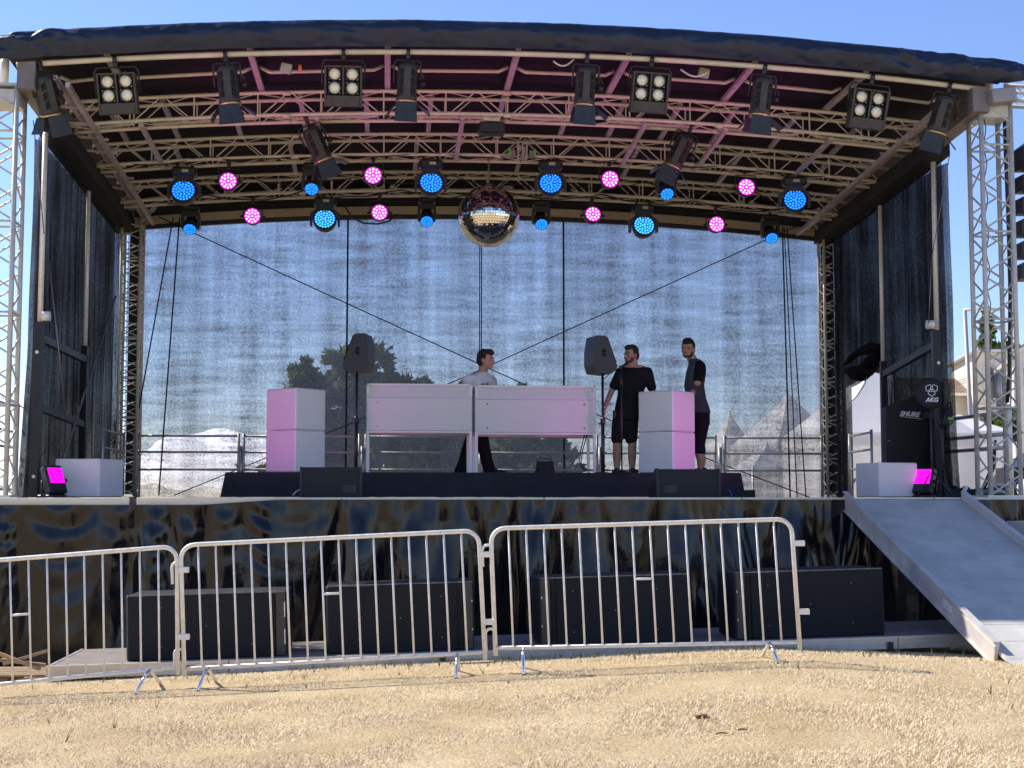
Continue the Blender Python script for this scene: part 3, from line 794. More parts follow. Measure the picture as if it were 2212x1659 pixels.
# --- LED par cans
def make_par():
    t = thing('led_par_can', None, 'par light', (0, 0, 0), 0, 'magenta LED par cans')
    part('clamp', M_blackm, t, lambda m: clampmb(m))
    part('bracket', M_blackm, t, lambda m: m.tube([(-.145, 0, -.27), (-.145, 0, -.08), (.145, 0, -.08), (.145, 0, -.27)], .010, 6))
    part('tilt_knob', M_blackm, t, lambda m: (m.tube([(-.19, 0, -.265), (-.145, 0, -.265)], .018, 8)))
    part('tilt_knob', M_blackm, t, lambda m: (m.tube([(.145, 0, -.265), (.19, 0, -.265)], .018, 8)))
    M = Matrix.Translation((0, -.02, -.27)) @ Matrix.Rotation(R(-4), 4, 'X') @ RX90
    h = part('can', M_black, t, lambda m: m.lathe([(.06, -.13), (.11, -.10), (.128, -.02), (.132, .08), (.126, .083), (.118, .06)], 24, M))
    part('lens_disc', M_pinkbase, h, lambda m: m.lathe([(.118, .06), (.0005, .061)], 24, M))
    part('led_cluster', M_pinkled, h, lambda m: led_dots(m, (0, 0, .064), .112, .0165, ((12, .82), (7, .48), (1, .0)), M))
    return t
pr = make_par()
PP = [((493, 394), 3.42, 'magenta par can on the second truss, farthest left'), ((545, 468), 5.2, 'magenta par can on the rear truss, farthest left'),
      ((806, 381), 3.42, 'magenta par can on the second truss, left of the mirror ball'), ((820, 460), 5.2, 'magenta par can on the rear truss, left of the mirror ball'),
      ((1318, 389), 3.42, 'magenta par can on the second truss, right of the mirror ball'), ((1280, 468), 5.2, 'dimmer magenta par can on the rear truss, right of the mirror ball'),
      ((1612, 407), 3.42, 'magenta par can on the second truss, farthest right'), ((1548, 486), 5.2, 'magenta par can on the rear truss, farthest right')]
for i, ((px, py), sy, lab) in enumerate(PP):
    x, z = sc(px, py, sy-.08); place(pr, i == 0, S(x, sy-.02, z+.28), rotm([0, 4, 2, 5, 3, -8, 0, 3][i], 0, 0), lab)

# --- mirror ball
bc = ats(1056, 467, 3.42); RB = .435
mbt = thing('mirror_ball', 'large silver mirror ball hanging on a chain below the centre of the roof', 'mirror ball', bc, YAW)
m = MB(); nz = 38; random.seed(12)
for i in range(nz):
    t0, t1 = math.pi*i/nz, math.pi*(i+1)/nz; tm = (t0+t1)/2; k = max(4, int(2*nz*math.sin(tm)))
    for j in range(k):
        p0, p1 = 2*math.pi*(j+.05)/k, 2*math.pi*(j+.95)/k; d = (t1-t0)*.05
        q = [Vector((math.sin(a)*math.cos(b), math.sin(a)*math.sin(b), math.cos(a)))*RB for a, b in ((t0+d, p0), (t1-d, p0), (t1-d, p1), (t0+d, p1))]
        cc = sum(q, Vector())/4; Mj = Matrix.Rotation(R(random.gauss(0, 1.1)), 3, 'X') @ Matrix.Rotation(R(random.gauss(0, 1.1)), 3, 'Z'); q = [cc+Mj @ (p-cc)+cc*.004 for p in q]
        m.add(q, [(0, 1, 2, 3)], False)
random.seed(2)
mm = mat('mirror_tiles', (.80, .78, .72), .035, 1.0, bump=.10, bscale=26)
m.build('mirror_tile_skin', mm, mbt, False)
part('core', mat('ball_core', (.05, .05, .05), .6), mbt, lambda m: m.ball((0, 0, 0), RB*.990, nu=48, nv=32))
part('cap', M_chrome, mbt, lambda m: m.lathe([(.06, RB-.01), (.05, RB+.02), (.012, RB+.03)], 16))
zt = roofz(0, 3.42)-.2-bc.z
m = MB(); n = int((zt-RB)/.034)
for i in range(n):
    z = RB+.03+i*.034; M = Matrix.Translation((0, 0, z)) @ Matrix.Rotation(R(90*(i % 2)), 4, 'Z')
    m.tube([M @ Vector((.013*math.cos(a), 0, .022*math.sin(a))) for a in [k*math.pi/4 for k in range(8)]], .0045, 5, closed=True)
m.build('chain', M_steelrope, mbt, False)
# distribution boxes, motor, small boxes
x, z = sc(1128, 325, 3.2)
t = thing('power_box', 'beige power distribution box with green connectors beside the mirror ball chain', 'power box', S(x, 3.2, z), YAW)
part('case', M_beige, t, lambda m: m.box((0, 0, 0), (.15, .12, .26), bev=.015))
for sx_ in (-.1, .1):
    def cn(m): m.box((sx_*1.4, 0, -.05), (.09, .1, .1), bev=.01)
    c = part('connector', mat('grey_conn', (.2, .2, .18), .5), t, cn)
    part('green_ring', M_green, c, lambda m: m.box((sx_*1.75, -.03, -.045), (.03, .07, .1)))
def plugs(m):
    for a, b in ((-.03, .07), (.03, .05), (-.03, -.05)): m.tube([(a, -.06, b), (a, -.09, b)], .018, 10); m.tube([(a, -.085, b), (a+.01, -.1, b-.1), (a-.02, -.08, b-.2)], .005, 5)
part('plug', M_blackm, t, plugs)
x, z = sc(1098, 415, 5.1)
t = thing('power_box', 'small beige socket strip on the rear truss right of the mirror ball', 'power box', S(x, 5.1, z), YAW)
part('case', M_beige, t, lambda m: m.box((0, 0, 0), (.16, .06, .2), bev=.02))
def sk(m):
    for a in (-.04, .04):
        for b in (-.05, .05): m.lathe([(.03, 0), (.028, .01), (.02, .004)], 12, Matrix.Translation((a, -.032, b)) @ RX90)
part('socket', M_blackm, t, sk)
x, z = sc(1062, 276, 1.72)
t = thing('hoist_motor', 'black hoist box under the first roof truss above the mirror ball', 'hoist', S(x, 1.72, z), YAW)
part('motor_case', M_black, t, lambda m: m.box((0, 0, -.02), (.34, .22, .15), bev=.02))
part('pulley', M_galv, t, lambda m: (m.tube([(-.07, -.05, .12), (-.07, .05, .12)], .04, 12), m.tube([(.07, -.05, .12), (.07, .05, .12)], .04, 12), m.box((0, 0, .12), (.2, .06, .07))))
for px, py, lab in ((618, 148, 'small pale box with an orange plug hanging under the roof, left part'), (1520, 158, 'small pale box hanging under the roof, right part')):
    x, z = sc(px, py, .3)
    t = thing('junction_box', lab, 'junction box', S(x, .3, z), YAW)
    part('case', M_beige, t, lambda m: m.box((0, 0, 0), (.13, .08, .11), Matrix.Rotation(R(12), 4, 'Y'), .008))
    part('hook', M_blackm, t, lambda m: m.tube([(0, 0, .05), (0, 0, .13)], .012, 6))
    if px == 618: part('orange_plug', mat('orange_plug', (.8, .2, .05), .5), t, lambda m: m.tube([(.16, 0, .05), (.17, 0, -.03)], .02, 8))
# cables running along the trusses
def cable(pts, r, name, label, mt=M_cable, cat='cable'):
    m = MB(); m.tube(pts, r, 6); o = m.build(name, mt); tag(o, label, cat); return o
def wavy(x0, x1, sy, dz, amp, n=90, seed=0):
    return [S(x, sy, roofz(x, sy)+dz-amp*abs(math.sin((x-x0)*2.1+seed))-amp*.6*noise.noise(Vector((x*2.3, seed, 1)))) for x in lin(x0, x1, n)]
cable(wavy(-5.0, 5.0, 3.26, -.16, .07, 120, 1), .009, 'power_cable', 'long black cable looping along the second roof truss')
cable(wavy(-4.8, 4.9, 5.03, -.19, .10, 120, 2), .011, 'power_cable', 'long black cable looping along the rear roof truss')
cable(wavy(-4.6, 4.7, 5.0, .02, .12, 120, 4), .008, 'power_cable', 'thin black cable strung through the middle of the rear roof truss')
for (a, b, lab) in (((1195, 132), (1240, 128), 'white cable loop under the front tube left of the third blinder'), ((1470, 150), (1530, 156), 'white cable loop under the front tube right of the third blinder')):
    x0, z0 = sc(*a, .05); x1, z1 = sc(*b, .05)
    cable([S(x0+(x1-x0)*k/10, .05, z0+(z1-z0)*k/10-.07*math.sin(math.pi*k/10)) for k in range(11)], .011, 'white_cable', lab, mat('white_cable_sheath', (.6, .55, .48), .5))
pts = [ats(px, py, 5.0) for px, py in ((745, 446), (760, 470), (785, 482), (815, 484), (840, 478), (858, 462))]
cable(pts, .014, 'hanging_cable', 'black cable sagging behind the left rear par can')
# ropes and wire bracing
def rope(a, b, sya, syb, r, lab, mt=M_rope, cat='rope', name='rope'):
    m = MB(); p, q = ats(*a, sya), ats(*b, syb); m.tube([p, (p+q)/2+Vector((0, 0, -.01)), q], r, 6)
    tag(m.build(name, mt), lab, cat)
for P_, lab in ((((342, 468), (700, 633), (1052, 794), (1130, 829), (1420, 950), (1748, 1074)), 'diagonal bracing wire falling from the upper left to the lower right of the backdrop'),
               (((1768, 470), (1690, 502), (1400, 634), (1000, 816), (700, 938), (376, 1070)), 'diagonal bracing wire rising from the lower left to the upper right of the backdrop')):
    m = MB(); m.tube([ats(p[0], p[1], 6.2 if 'falling' in lab else 6.26) for p in P_], .0095, 6); tag(m.build('bracing_wire', M_rope), lab, 'wire', 'bracing wires in front of the backdrop')
rope((374, 470), (296, 905), 5.6, 6.0, .011, 'dark rope slanting down beside the left rear column')
rope((388, 470), (343, 1070), 5.6, 5.8, .012, 'dark rope hanging from the left end of the rear truss to the deck')
rope((1690, 490), (1707, 1076), 5.6, 5.8, .013, 'thick black rope hanging right of the lowest right moving head')
rope((1694, 490), (1722, 1076), 5.65, 5.8, .009, 'middle black rope of the three hanging at the right of the backdrop')
rope((1700, 490), (1741, 1076), 5.7, 5.8, .010, 'rightmost black rope of the three slanting down the backdrop')
rope((250, 640), (112, 1068), 5.5, .9, .014, 'grey strap running diagonally down the left side curtain', M_steelrope, 'strap', 'ratchet_strap')
rope((72, 260), (95, 505), .3, 1.0, .006, 'thin wire running from the left roof corner down past the side post', M_steelrope, 'wire', 'guy_wire')
rope((2052, 330), (2012, 560), .3, 1.4, .006, 'thin wire running from the right roof corner down to the side curtain', M_steelrope, 'wire', 'guy_wire')
rope((2012, 560), (2006, 700), 1.4, 1.5, .006, 'thin wire continuing down the edge of the right side curtain', M_steelrope, 'wire', 'guy_wire')
rope((105, 560), (142, 900), 1.3, 1.5, .012, 'worn strap leaning across the left side curtain', M_steelrope, 'strap', 'ratchet_strap')
# ================================================================ props on the stage
def sthing(name, label, cat, sx, sy, z, yw=0, group=None): return thing(name, label, cat, S(sx, sy, z), YAW+R(yw), group)
# --- white light cubes
def cube(name, px, base_z, sy, s, h, yw, label, group):
    x, _ = sc(px, 1000, sy)
    t = sthing(name, label, 'light cube', x, sy, base_z, yw, group)
    part('shell', M_cube, t, lambda m: m.box((0, 0, h/2), (s, s, h-.006), bev=.016))
    return t
g = 'white light cubes on the stage'
for px, nm in ((638, 'left'), (1441, 'right')):
    x, _ = sc(px, 1000, 2.86)
    for k, (z, w_) in enumerate(((RZ+.004, 'lower'), (RZ+.564, 'upper'))):
        cube('light_cube', px, z, 2.9, .565, .56, 45+(3 if px < 1000 else 1), '%s white cube of the %s stack on the riser, glowing pink' % (w_, nm), g)
cube('light_cube', 194, DECK, 1.55, .60, .47, -18, 'single white cube on the deck beside the left magenta floodlight', g)
cube('light_cube', 1914, DECK, 1.35, .56, .44, 13, 'single white cube on the deck at the top of the loading ramp', g)
# --- white frosted DJ tables
def dj_table(x0, x1, ytop, ybot, label, second):
    sy = 2.75; a, zt = sc(x0, ytop, sy); b, _ = sc(x1, ytop, sy); _, zb = sc(x0, ybot, sy)
    cx = (a+b)/2; wd = b-a
    t = sthing('white_table', label, 'table', cx, sy, RZ, 0, 'frosted white tables on the riser')
    H = zt-RZ; hb = zb-RZ; dp = .62
    for sx_ in (-1, 1):
        for y in (0, dp):
            part('leg', M_white, t, lambda m: m.box((sx_*(wd/2-.02), y, (H-.02)/2+.0), (.038, .038, H-.02), bev=.003))
    def fr(m):
        for z in (hb-.015, H-.01): m.box((0, .0, z), (wd-.07, .036, .03), bev=.003); m.box((0, dp, z), (wd-.07, .036, .03), bev=.003)
        for x in (-wd/2+.02, wd/2-.02): m.box((x, dp/2, H-.012), (.034, dp-.04, .026)); m.box((x, dp/2, hb-.015), (.034, dp-.04, .026))
    part('frame', M_white, t, fr)
    part('front_panel', M_frost, t, lambda m: m.box((0, -.028, (hb+H)/2-.095), (wd-.012, .012, H-hb-.19), bev=.004))
    part('lip_panel', M_frost, t, lambda m: m.box((0, -.0, 0), (wd, .014, .20), Matrix.Translation((0, .0, H-.09)) @ Matrix.Rotation(R(-12), 4, 'X'), .005))
    part('table_top', M_frost, t, lambda m: m.box((0, dp/2+.03, H-.035), (wd-.08, dp-.06, .015)))
    part('shelf', M_white, t, lambda m: m.box((0, dp/2, hb+.02), (wd-.08, dp-.06, .02)))
    for sx_ in (-1, 1):
        for z in (H-.25, hb+.06):
            part('panel_screw', M_black if second else M_alu, t, lambda m: m.lathe([(.011, 0), (.009, .006), (.0004, .008)], 10, Matrix.Translation((sx_*wd*.40, -.035, z)) @ RX90))
    if second: part('price_sticker', mat('sticker_white', (.85, .85, .83), .6), t, lambda m: m.box((wd*.44, -.022, H-.05), (.075, .003, .028), Matrix.Rotation(0, 4, 'X')))
    return t
dj_table(792, 1020, 829, 930, 'left frosted white table in front of the man in the white shirt', False)
dj_table(1026, 1287, 833, 934, 'right wider frosted white table with dark panel screws', True)
# --- wedge monitors
M_grille = mat('speaker_grille', (.014, .014, .016), .55, .2, bump=.6, bscale=260)
def wedge(x0, x1, ytop, label, flip):
    sy = .75; a, zt = sc(x0, ytop, sy); b, _ = sc(x1, ytop, sy); H = zt-DECK+.01; wd = b-a
    t = sthing('floor_monitor', label, 'stage monitor', (a+b)/2, sy, DECK, 0, 'black floor monitors at the stage front')
    def bd(m):
        pr = [(0, .0), (.50, .0), (.50, .12), (.12, H), (0, H)]
        M = Matrix.Rotation(R(90), 4, 'Z')
        vs = []; n = len(pr)
        w2 = wd/2-.025
        for x in (-w2, w2): vs += [(x, y, z) for y, z in pr]
        m.add(vs, [tuple(range(n))[::-1], tuple(range(n, 2*n))]+[(i, (i+1) % n, (i+1) % n+n, i+n) for i in range(n)])
    b_ = part('cabinet', M_carpet, t, bd)
    for sx_ in (-1, 1):
        def ck(m):
            pr = [(-.01, .0), (.51, .0), (.51, .13), (.125, H+.008), (-.01, H+.008)]; vs = []; n = 5
            for x in (sx_*(wd/2-.025)+.0, sx_*(wd/2)): vs += [(x, y, z) for y, z in pr]
            m.add(vs, [tuple(range(n)), tuple(range(n, 2*n))[::-1]]+[(i, i+n, (i+1) % n+n, (i+1) % n) for i in range(n)])
        part('side_cheek', M_black, t, ck)
    part('grille', M_grille, t, lambda m: m.add([(-wd/2+.05, .495, .13), (wd/2-.05, .495, .13), (wd/2-.05, .128, H-.005), (-wd/2+.05, .128, H-.005)], [(0, 3, 2, 1)], M=Matrix.Translation((0, .008, .008))))
    part('socket_plate', M_blackm, t, lambda m: m.box((.22*(1 if not flip else -1), -.004, .1), (.16, .006, .10), bev=.002))
    return t
wedge(648, 782, 1011, 'black floor monitor at the stage front below the left cube stack', False)
wedge(1418, 1556, 1015, 'black floor monitor at the stage front below the right cube stack', True)
for (p, lab) in (((( 632, 1070), (640, 1062), (650, 1056)), 'short white cable leaving the left floor monitor'), (((1572, 1057), (1578, 1062), (1582, 1074)), 'short blue cable right of the right floor monitor')):
    cable([ats(a, b, .8) for a, b in p], .009, 'signal_cable', lab, mat('cable_sheath', (.6, .6, .6) if '632' in str(p) else (.05, .1, .4), .5))
# --- speakers on poles
def pole_speaker(px, ytop, ybot, polex, flip, label):
    sy = 2.62; cx, zt = sc(px, ytop, sy); _, zb = sc(px, ybot, sy); pxx, _ = sc(polex, 900, sy)
    t = sthing('speaker_on_pole', label, 'loudspeaker', pxx, sy, RZ, 0, 'loudspeakers on poles on the riser')
    zb -= RZ; zt -= RZ; H = zt-zb; f = -1 if flip else 1
    part('pole', M_blackm, t, lambda m: m.tube([(0, 0, 0), (0, 0, zb+.02)], .018, 12))
    part('outer_tube', M_blackm, t, lambda m: m.tube([(0, 0, 0), (0, 0, zb*.52)], .024, 12))
    part('collar', M_black, t, lambda m: (m.lathe([(.026, -.05), (.033, -.04), (.033, .03), (.026, .04)], 14, Matrix.Translation((0, 0, zb*.53)), cap=True), m.tube([(0, 0, zb*.5), (.05*f, -.03, zb*.5)], .012, 8)))
    part('white_mark', M_white, t, lambda m: m.box((-.02, -.036, zb*.56), (.024, .012, .024), bev=.004))
    part('floor_flange', M_blackm, t, lambda m: m.lathe([(.11, 0), (.11, .008), (.03, .016), (.02, .05)], 18, cap=True))
    # cabinet profile seen from the side: front baffle slants, back is curved
    out = [(-.03, 0), (.165, .015), (.20, .12), (.20, .30), (.165, H-.01), (.145, H), (.03, H), (.0, H-.02), (-.13, .15), (-.15, .11), (-.13, .06), (-.06, .005)]
    if flip: out = [(-x, z) for x, z in out][::-1]
    T = Matrix.Translation((0.0, 0, zb)) @ Matrix.Rotation(R(-14*f), 4, 'Z')
    def cab(m):
        m.prism(out, -.17, .17, T)
    c = part('cabinet', M_black, t, cab)
    part('handle_recess', M_slot, c, lambda m: m.lathe([(.03, 0), (.027, .003), (.0005, .003)], 14, T @ Matrix.Translation((.05*f, -.171, H*.55)) @ Matrix.Scale(1.5, 4, Vector((0, 0, 1))) @ RX90))
    part('handle', M_black, c, lambda m: m.tube([T @ Vector((.05*f+.01, -.178, H*.55-.05)), T @ Vector((.05*f+.012, -.186, H*.55)), T @ Vector((.05*f+.01, -.178, H*.55+.05))], .012, 8))
    part('grille', M_grille, c, lambda m: m.add([T @ Vector(p) for p in ((-.137*f, -.155, .155), (-.008*f, -.155, H-.02), (-.008*f, .155, H-.02), (-.137*f, .155, .155))], [(0, 1, 2, 3)], M=Matrix.Translation((-.006*f, 0, .004))))
    cb = [(0.02*f, -.02, zb-.02), (-.02*f, -.03, zb-.05), (-.10*f, -.03, zb+.02), (-.17*f, -.02, zb+.06), (-.17*f, -.02, zb+.11), (-.13*f, -.02, zb+.12)]
    part('speaker_cable', M_cable, t, lambda m: m.tube(cb, .007, 6))
    return t
pole_speaker(768, 723, 806, 770, False, 'black loudspeaker on a pole facing left, beside the left cube stack')
pole_speaker(1300, 728, 810, 1302, True, 'black loudspeaker on a pole facing right, in front of the man in black')
# --- microphone on stand
x, z = sc(1342, 787, 2.52)
t = sthing('microphone_stand', 'black microphone stand with a purple lit microphone in front of the man in black', 'microphone stand', x, 2.52, RZ)
H = z-RZ
part('stand_tube', M_blackm, t, lambda m: m.tube([(0, 0, .03), (0, 0, H-.06)], .010, 8))
part('grip', M_black, t, lambda m: m.tube([(0, 0, H-.32), (0, 0, H-.14)], .022, 10))
part('round_base', M_black, t, lambda m: m.lathe([(.14, 0), (.14, .012), (.03, .03), (.012, .05)], 20, cap=True))
part('microphone', M_blackm, t, lambda m: (m.tube([(-.02, .02, H-.05), (.02, -.02, H-.02), (.05, -.05, H)], [.012, .014, .018], 10), m.ball((.065, -.06, H+.01), .026)))
part('mic_clip', M_black, t, lambda m: m.box((-.01, .0, H-.04), (.04, .04, .05), bev=.006))
# --- bag
x, z = sc(1176, 1018, 3.3)
t = sthing('shoulder_bag', 'black shoulder bag lying on the riser under the right white table', 'bag', x, 3.3, RZ)
def bag(m):
    P = []
    for i in range(17):
        v = i/16; row = []
        for j in range(25):
            a = 2*math.pi*j/24; sx_ = math.copysign(abs(math.cos(a))**.45, math.cos(a)); sy_ = math.copysign(abs(math.sin(a))**.6, math.sin(a))
            k = 1-.18*v-.35*max(0, v-.85)/.15
            row.append((.13*sx_*k+.01*noise.noise(Vector((a, v*4, 0))), .08*sy_*k, .17*v+.012*noise.noise(Vector((a*2, 1, v)))))
        P.append(row)
    m.grid(P); m.add([P[-1][j] for j in range(24)], [tuple(range(24))])
part('bag_body', M_cloth, t, bag)
part('bag_flap', M_cloth, t, lambda m: m.box((0, -.075, .125), (.24, .012, .10), bev=.005))
part('strap', M_blackm, t, lambda m: m.tube([(-.10, 0, .16), (-.09, 0, .20), (0, .01, .215), (.09, 0, .20), (.125, 0, .12), (.14, -.02, .03)], .009, 6))
# cables under right table
for k in range(2):
    cable([ats(1268-k*5, 938, 2.9), ats(1258-k*4, 975, 2.9), ats(1255-k*4, 1000, 2.9), ats(1262-k*3, 1014, 2.85), ats(1282, 1018, 2.8)], .008, 'power_cable', 'black cable hanging from the right white table, %s of two' % ('outer' if k == 0 else 'inner'))
# --- magenta floods on the deck
def flood(px, py, sy, yw, label):
    x, z = sc(px, py, sy)
    t = sthing('led_floodlight', label, 'floodlight', x, sy, DECK, yw, 'magenta floodlights on the deck')
    part('foot', M_blackm, t, lambda m: (m.box((0, .02, .015), (.26, .22, .03), bev=.006), m.tube([(-.15, .02, .0), (-.15, .02, .2)], .012, 6), m.tube([(.15, .02, .0), (.15, .02, .2)], .012, 6)))
    M = Matrix.Translation((0, 0, .20)) @ Matrix.Rotation(R(-24), 4, 'X')
    h = part('housing', M_black, t, lambda m: m.box((0, 0, 0), (.25, .12, .36), M, .02))
    k = 0
    for zz in (.115, .065, .015, -.035): part('led_bar', M_flood, h, lambda m: m.box((0, -.064, zz), (.20, .006, .044), M, .002))
    part('nameplate', M_lantern, h, lambda m: m.box((0, -.062, -.12), (.07, .004, .02), M))
    part('tilt_knob', M_blackm, t, lambda m: m.tube([(.13, 0, .2), (.18, 0, .2)], .025, 10))
    return t
flood(116, 1040, 1.0, 50, 'magenta LED floodlight on the deck at the foot of the left side post')
flood(1997, 1044, 1.1, -46, 'magenta LED floodlight on the deck at the foot of the right side post')
def spot(p, target, e, col, ang, name, size=.12):
    d = bpy.data.lights.new(name, 'SPOT'); d.energy = e; d.color = col; d.spot_size = R(ang); d.spot_blend = .9; d.shadow_soft_size = size
    o = bpy.data.objects.new(name, d); C.objects.link(o); o.location = p
    o.rotation_euler = (Vector(p)-Vector(target)).to_track_quat('Z', 'Y').to_euler()
MG = (1.0, .04, .85); VI = (.62, .12, 1.0)
spot(S(-5.3, .25, 1.95), S(-1.2, .9, 6.9), 260, MG, 58, 'left_flood_beam'); spot(S(5.1, .15, 2.0), S(1.2, .9, 6.9), 240, MG, 58, 'right_flood_beam')
spot(S(-5.25, .45, 1.78), S(-2.75, 2.7, 2.5), 70, MG, 34, 'left_flood_low_beam', .1); spot(S(5.05, .3, 1.98), S(2.2, 2.7, 2.35), 105, MG, 34, 'right_flood_low_beam', .1)

spot(S(5.05, .2, 1.85), S(1.25, 2.7, 2.45), 120, MG, 16, 'right_flood_table_beam', .1)  # added beam from the right deck floodlight, tints the right table front pink
spot(S(-5.25, .3, 1.85), S(-1.2, 2.7, 2.75), 40, MG, 18, 'left_flood_table_beam', .1)  # added beam from the left deck floodlight for pink on the left table
# --- guard rails at the rear
def rail(p0, p1, label, zs=(.43, .70, .95), z0=DECK, post=True, r=.017, ends=(1, 1)):
    """p0,p1 in stage coords (sx,sy)"""
    a, b = Vector((*p0, 0)), Vector((*p1, 0)); c = (a+b)/2
    t = sthing('guard_rail', label, 'railing', c.x, c.y, z0, 0, 'metal guard rails round the stage')
    for z in zs:
        m = MB(); m.tube([S(a.x, a.y, z0+z), S(b.x, b.y, z0+z)], r, 8); m.build('rail', M_alu, t)
    for q, e in ((a, ends[0]), (b, ends[1])):
        if e: m = MB(); m.tube([S(q.x, q.y, z0+.02), S(q.x, q.y, z0+zs[-1]+.04)], r*1.25, 8); m.build('post', M_alu, t)
    return t
bx = [sc(px, 1000, 6.02)[0] for px in (290, 515, 526, 776, 790, 1030, 1046, 1290, 1304, 1546, 1566, 1775)]
nm = ['leftmost panel, beside the left rear column', 'second panel from the left, behind the left cube stack', 'third panel from the left, behind the left white table',
      'fourth panel from the left, behind the bag', 'fifth panel from the left, behind the man in black', 'rightmost panel, in front of the white tents']
for i in range(6): rail((bx[2*i], 6.02), (bx[2*i+1], 6.02), 'rear guard rail, '+nm[i])
for i, px in enumerate((520, 783, 1038, 1297, 1556)):
    x, _ = sc(px, 1000, 6.05)
    t = sthing('rail_socket', 'grey rail socket post, %s' % ('left of the left cube stack', 'behind the left loudspeaker pole', 'behind the gap between the tables', 'behind the right loudspeaker pole', 'right of the bearded man')[i], 'socket post', x, 6.06, DECK, 0, 'rail socket posts')
    part('socket_tube', M_alu, t, lambda m: m.tube([(0, 0, 0), (0, 0, .80)], .032, 10))
    part('clamp_wing', M_alu, t, lambda m: (m.box((0, -.03, .50), (.16, .02, .05), Matrix.Rotation(R(0), 4, 'Y')), m.box((0, -.03, .45), (.12, .02, .05))))
rail((-5.45, 3.9), (-5.52, 5.9), 'guard rail along the left side wall behind the left deck cube')
rail((5.55, 3.85), (5.7, 5.3), 'short guard rail in the opening of the right side wall')
# outside rails left and right
x0, _ = sc(22, 900, 1.4); x1, _ = sc(64, 900, 3.0)
rail((x0-.1, .6), (x1, 2.4), 'bright metal guard rail outside the left side wall', zs=(.10, .63, .83, 1.16), ends=(0, 1))
x1, _ = sc(70, 900, 2.4)
t = sthing('steel_post', 'thick grey upright post outside the left side wall', 'post', x1, 2.6, DECK-.4, 0)
part('post_tube', M_galv, t, lambda m: m.tube([(0, 0, 0), (0, 0, 1.42)], .055, 12)); part('post_cap', M_galv, t, lambda m: m.box((0, 0, 1.42), (.13, .13, .01)))
x0, _ = sc(2049, 900, 2.4); x1, _ = sc(2160, 900, .9)
rail((x0, 2.6), (x1, .75), 'metal guard rail outside the right side wall behind the tower', zs=(.07, .62, .79, 1.06), ends=(1, 1), r=.026)
x1, _ = sc(2167, 980, .9)
t = sthing('steel_post', 'thick grey upright pipe beside the right truss tower', 'post', x1, .75, DECK, 0)
part('post_tube', M_galv, t, lambda m: m.tube([(0, 0, 0), (0, 0, 1.16)], .055, 12)); part('upper_tube', M_alu, t, lambda m: m.tube([(-.04, .1, 1.1), (-.04, .1, 1.6)], .05, 12))

# --- black side cabinet, antenna and loose gear at the right
M_txt = mat('white_lettering', (.8, .8, .8), .5)
def text_mesh(body, size, loc, rot, parent, name, shear=0.0, mt=None, ext=.002, bold=0.0):
    cu = bpy.data.curves.new(name, 'FONT'); cu.body = body; cu.size = size; cu.shear = shear; cu.extrude = ext; cu.offset = bold
    cu.align_x = 'CENTER'; cu.align_y = 'CENTER'
    o = bpy.data.objects.new('tmp_'+name, cu); C.objects.link(o)
    bpy.context.view_layer.update(); dg = bpy.context.evaluated_depsgraph_get()
    me = bpy.data.meshes.new_from_object(o.evaluated_get(dg)); bpy.data.objects.remove(o)
    me.name = name; me.materials.clear(); me.materials.append(mt or M_txt)
    n = bpy.data.objects.new(name, me); C.objects.link(n); n.parent = parent
    n.matrix_basis = Matrix.Translation(loc) @ rot; return n
sy = 2.1
x0, z0 = sc(1913, 880, sy); x1, z1 = sc(2020, 852, sy)
t = sthing('black_cabinet', 'tall black cabinet with a slanted top and white lettering beside the right floodlight', 'speaker cabinet', (x0+x1)/2, sy, DECK)
w2 = (x1-x0)/2
part('cabinet_body', M_carpet, t, lambda m: m.prism([(-w2, 0), (w2, 0), (w2, z1-DECK), (w2*.35, z1-DECK), (-w2, z0-DECK)], 0, .14))
part('edge_profile', M_lantern, t, lambda m: m.beam((w2, -.004, 0), (w2, -.004, z1-DECK), .012, .012))
part('front_slat', M_galv, t, lambda m: m.beam((-w2*.45, -.012, z0-DECK-.12), (w2*1.35, -.012, z0-DECK-.19), .006, .006))
text_mesh('SHURE', .088, (-w2*.06, -.006, z0-DECK-.09), Matrix.Rotation(R(4), 4, 'Y') @ Matrix.Rotation(R(90), 4, 'X'), t, 'lettering', .35, bold=.003)
part('bolt', M_galv, t, lambda m: m.ball((-w2+.04, -.004, .75), .008))
sy = 1.0
x, z = sc(2011, 850, sy)
t = sthing('round_antenna', 'round black antenna disc with a white clover emblem and lettering on a stand', 'antenna', x, sy, DECK, -6)
Hc = z-DECK
part('disc', M_cloth, t, lambda m: m.lathe([(.0005, .03), (.17, .028), (.195, .015), (.20, 0), (.195, -.015), (.0005, -.03)], 36, Matrix.Translation((0, 0, Hc)) @ RX90))
def emblem(m):
    for k in range(3):
        a0 = R(90+120*k+60); c = Vector((.036*math.cos(a0), .036*math.sin(a0)+.045, 0))
        pts = []
        for i in range(40):
            a = 2*math.pi*i/40; rr = .042+.0045*math.cos(5*(a-a0))
            pts.append((c.x+rr*math.cos(a), -.034-.001*k, Hc+c.y+rr*math.sin(a)))
        m.tube(pts, .0052, 6, closed=True)
part('emblem', M_txt, t, emblem)
text_mesh('AKG', .075, (0, -.034, Hc-.085), Matrix.Rotation(R(90), 4, 'X'), t, 'lettering', .25, bold=.003)
part('stand_tube', M_blackm, t, lambda m: m.tube([(0, .04, 0), (0, .04, Hc)], .014, 8))
def tri(m):
    for k in range(3): a = R(90+120*k); m.tube([(0, .04, .35), (.25*math.cos(a), .04+.25*math.sin(a), .01)], .010, 6)
part('tripod', M_blackm, t, tri)
sy = .95
x, z = sc(2040, 848, sy)
t = sthing('paddle_antenna', 'black paddle antenna and cable clump beside the round antenna disc', 'antenna', x, sy, DECK)
Hc = z-DECK
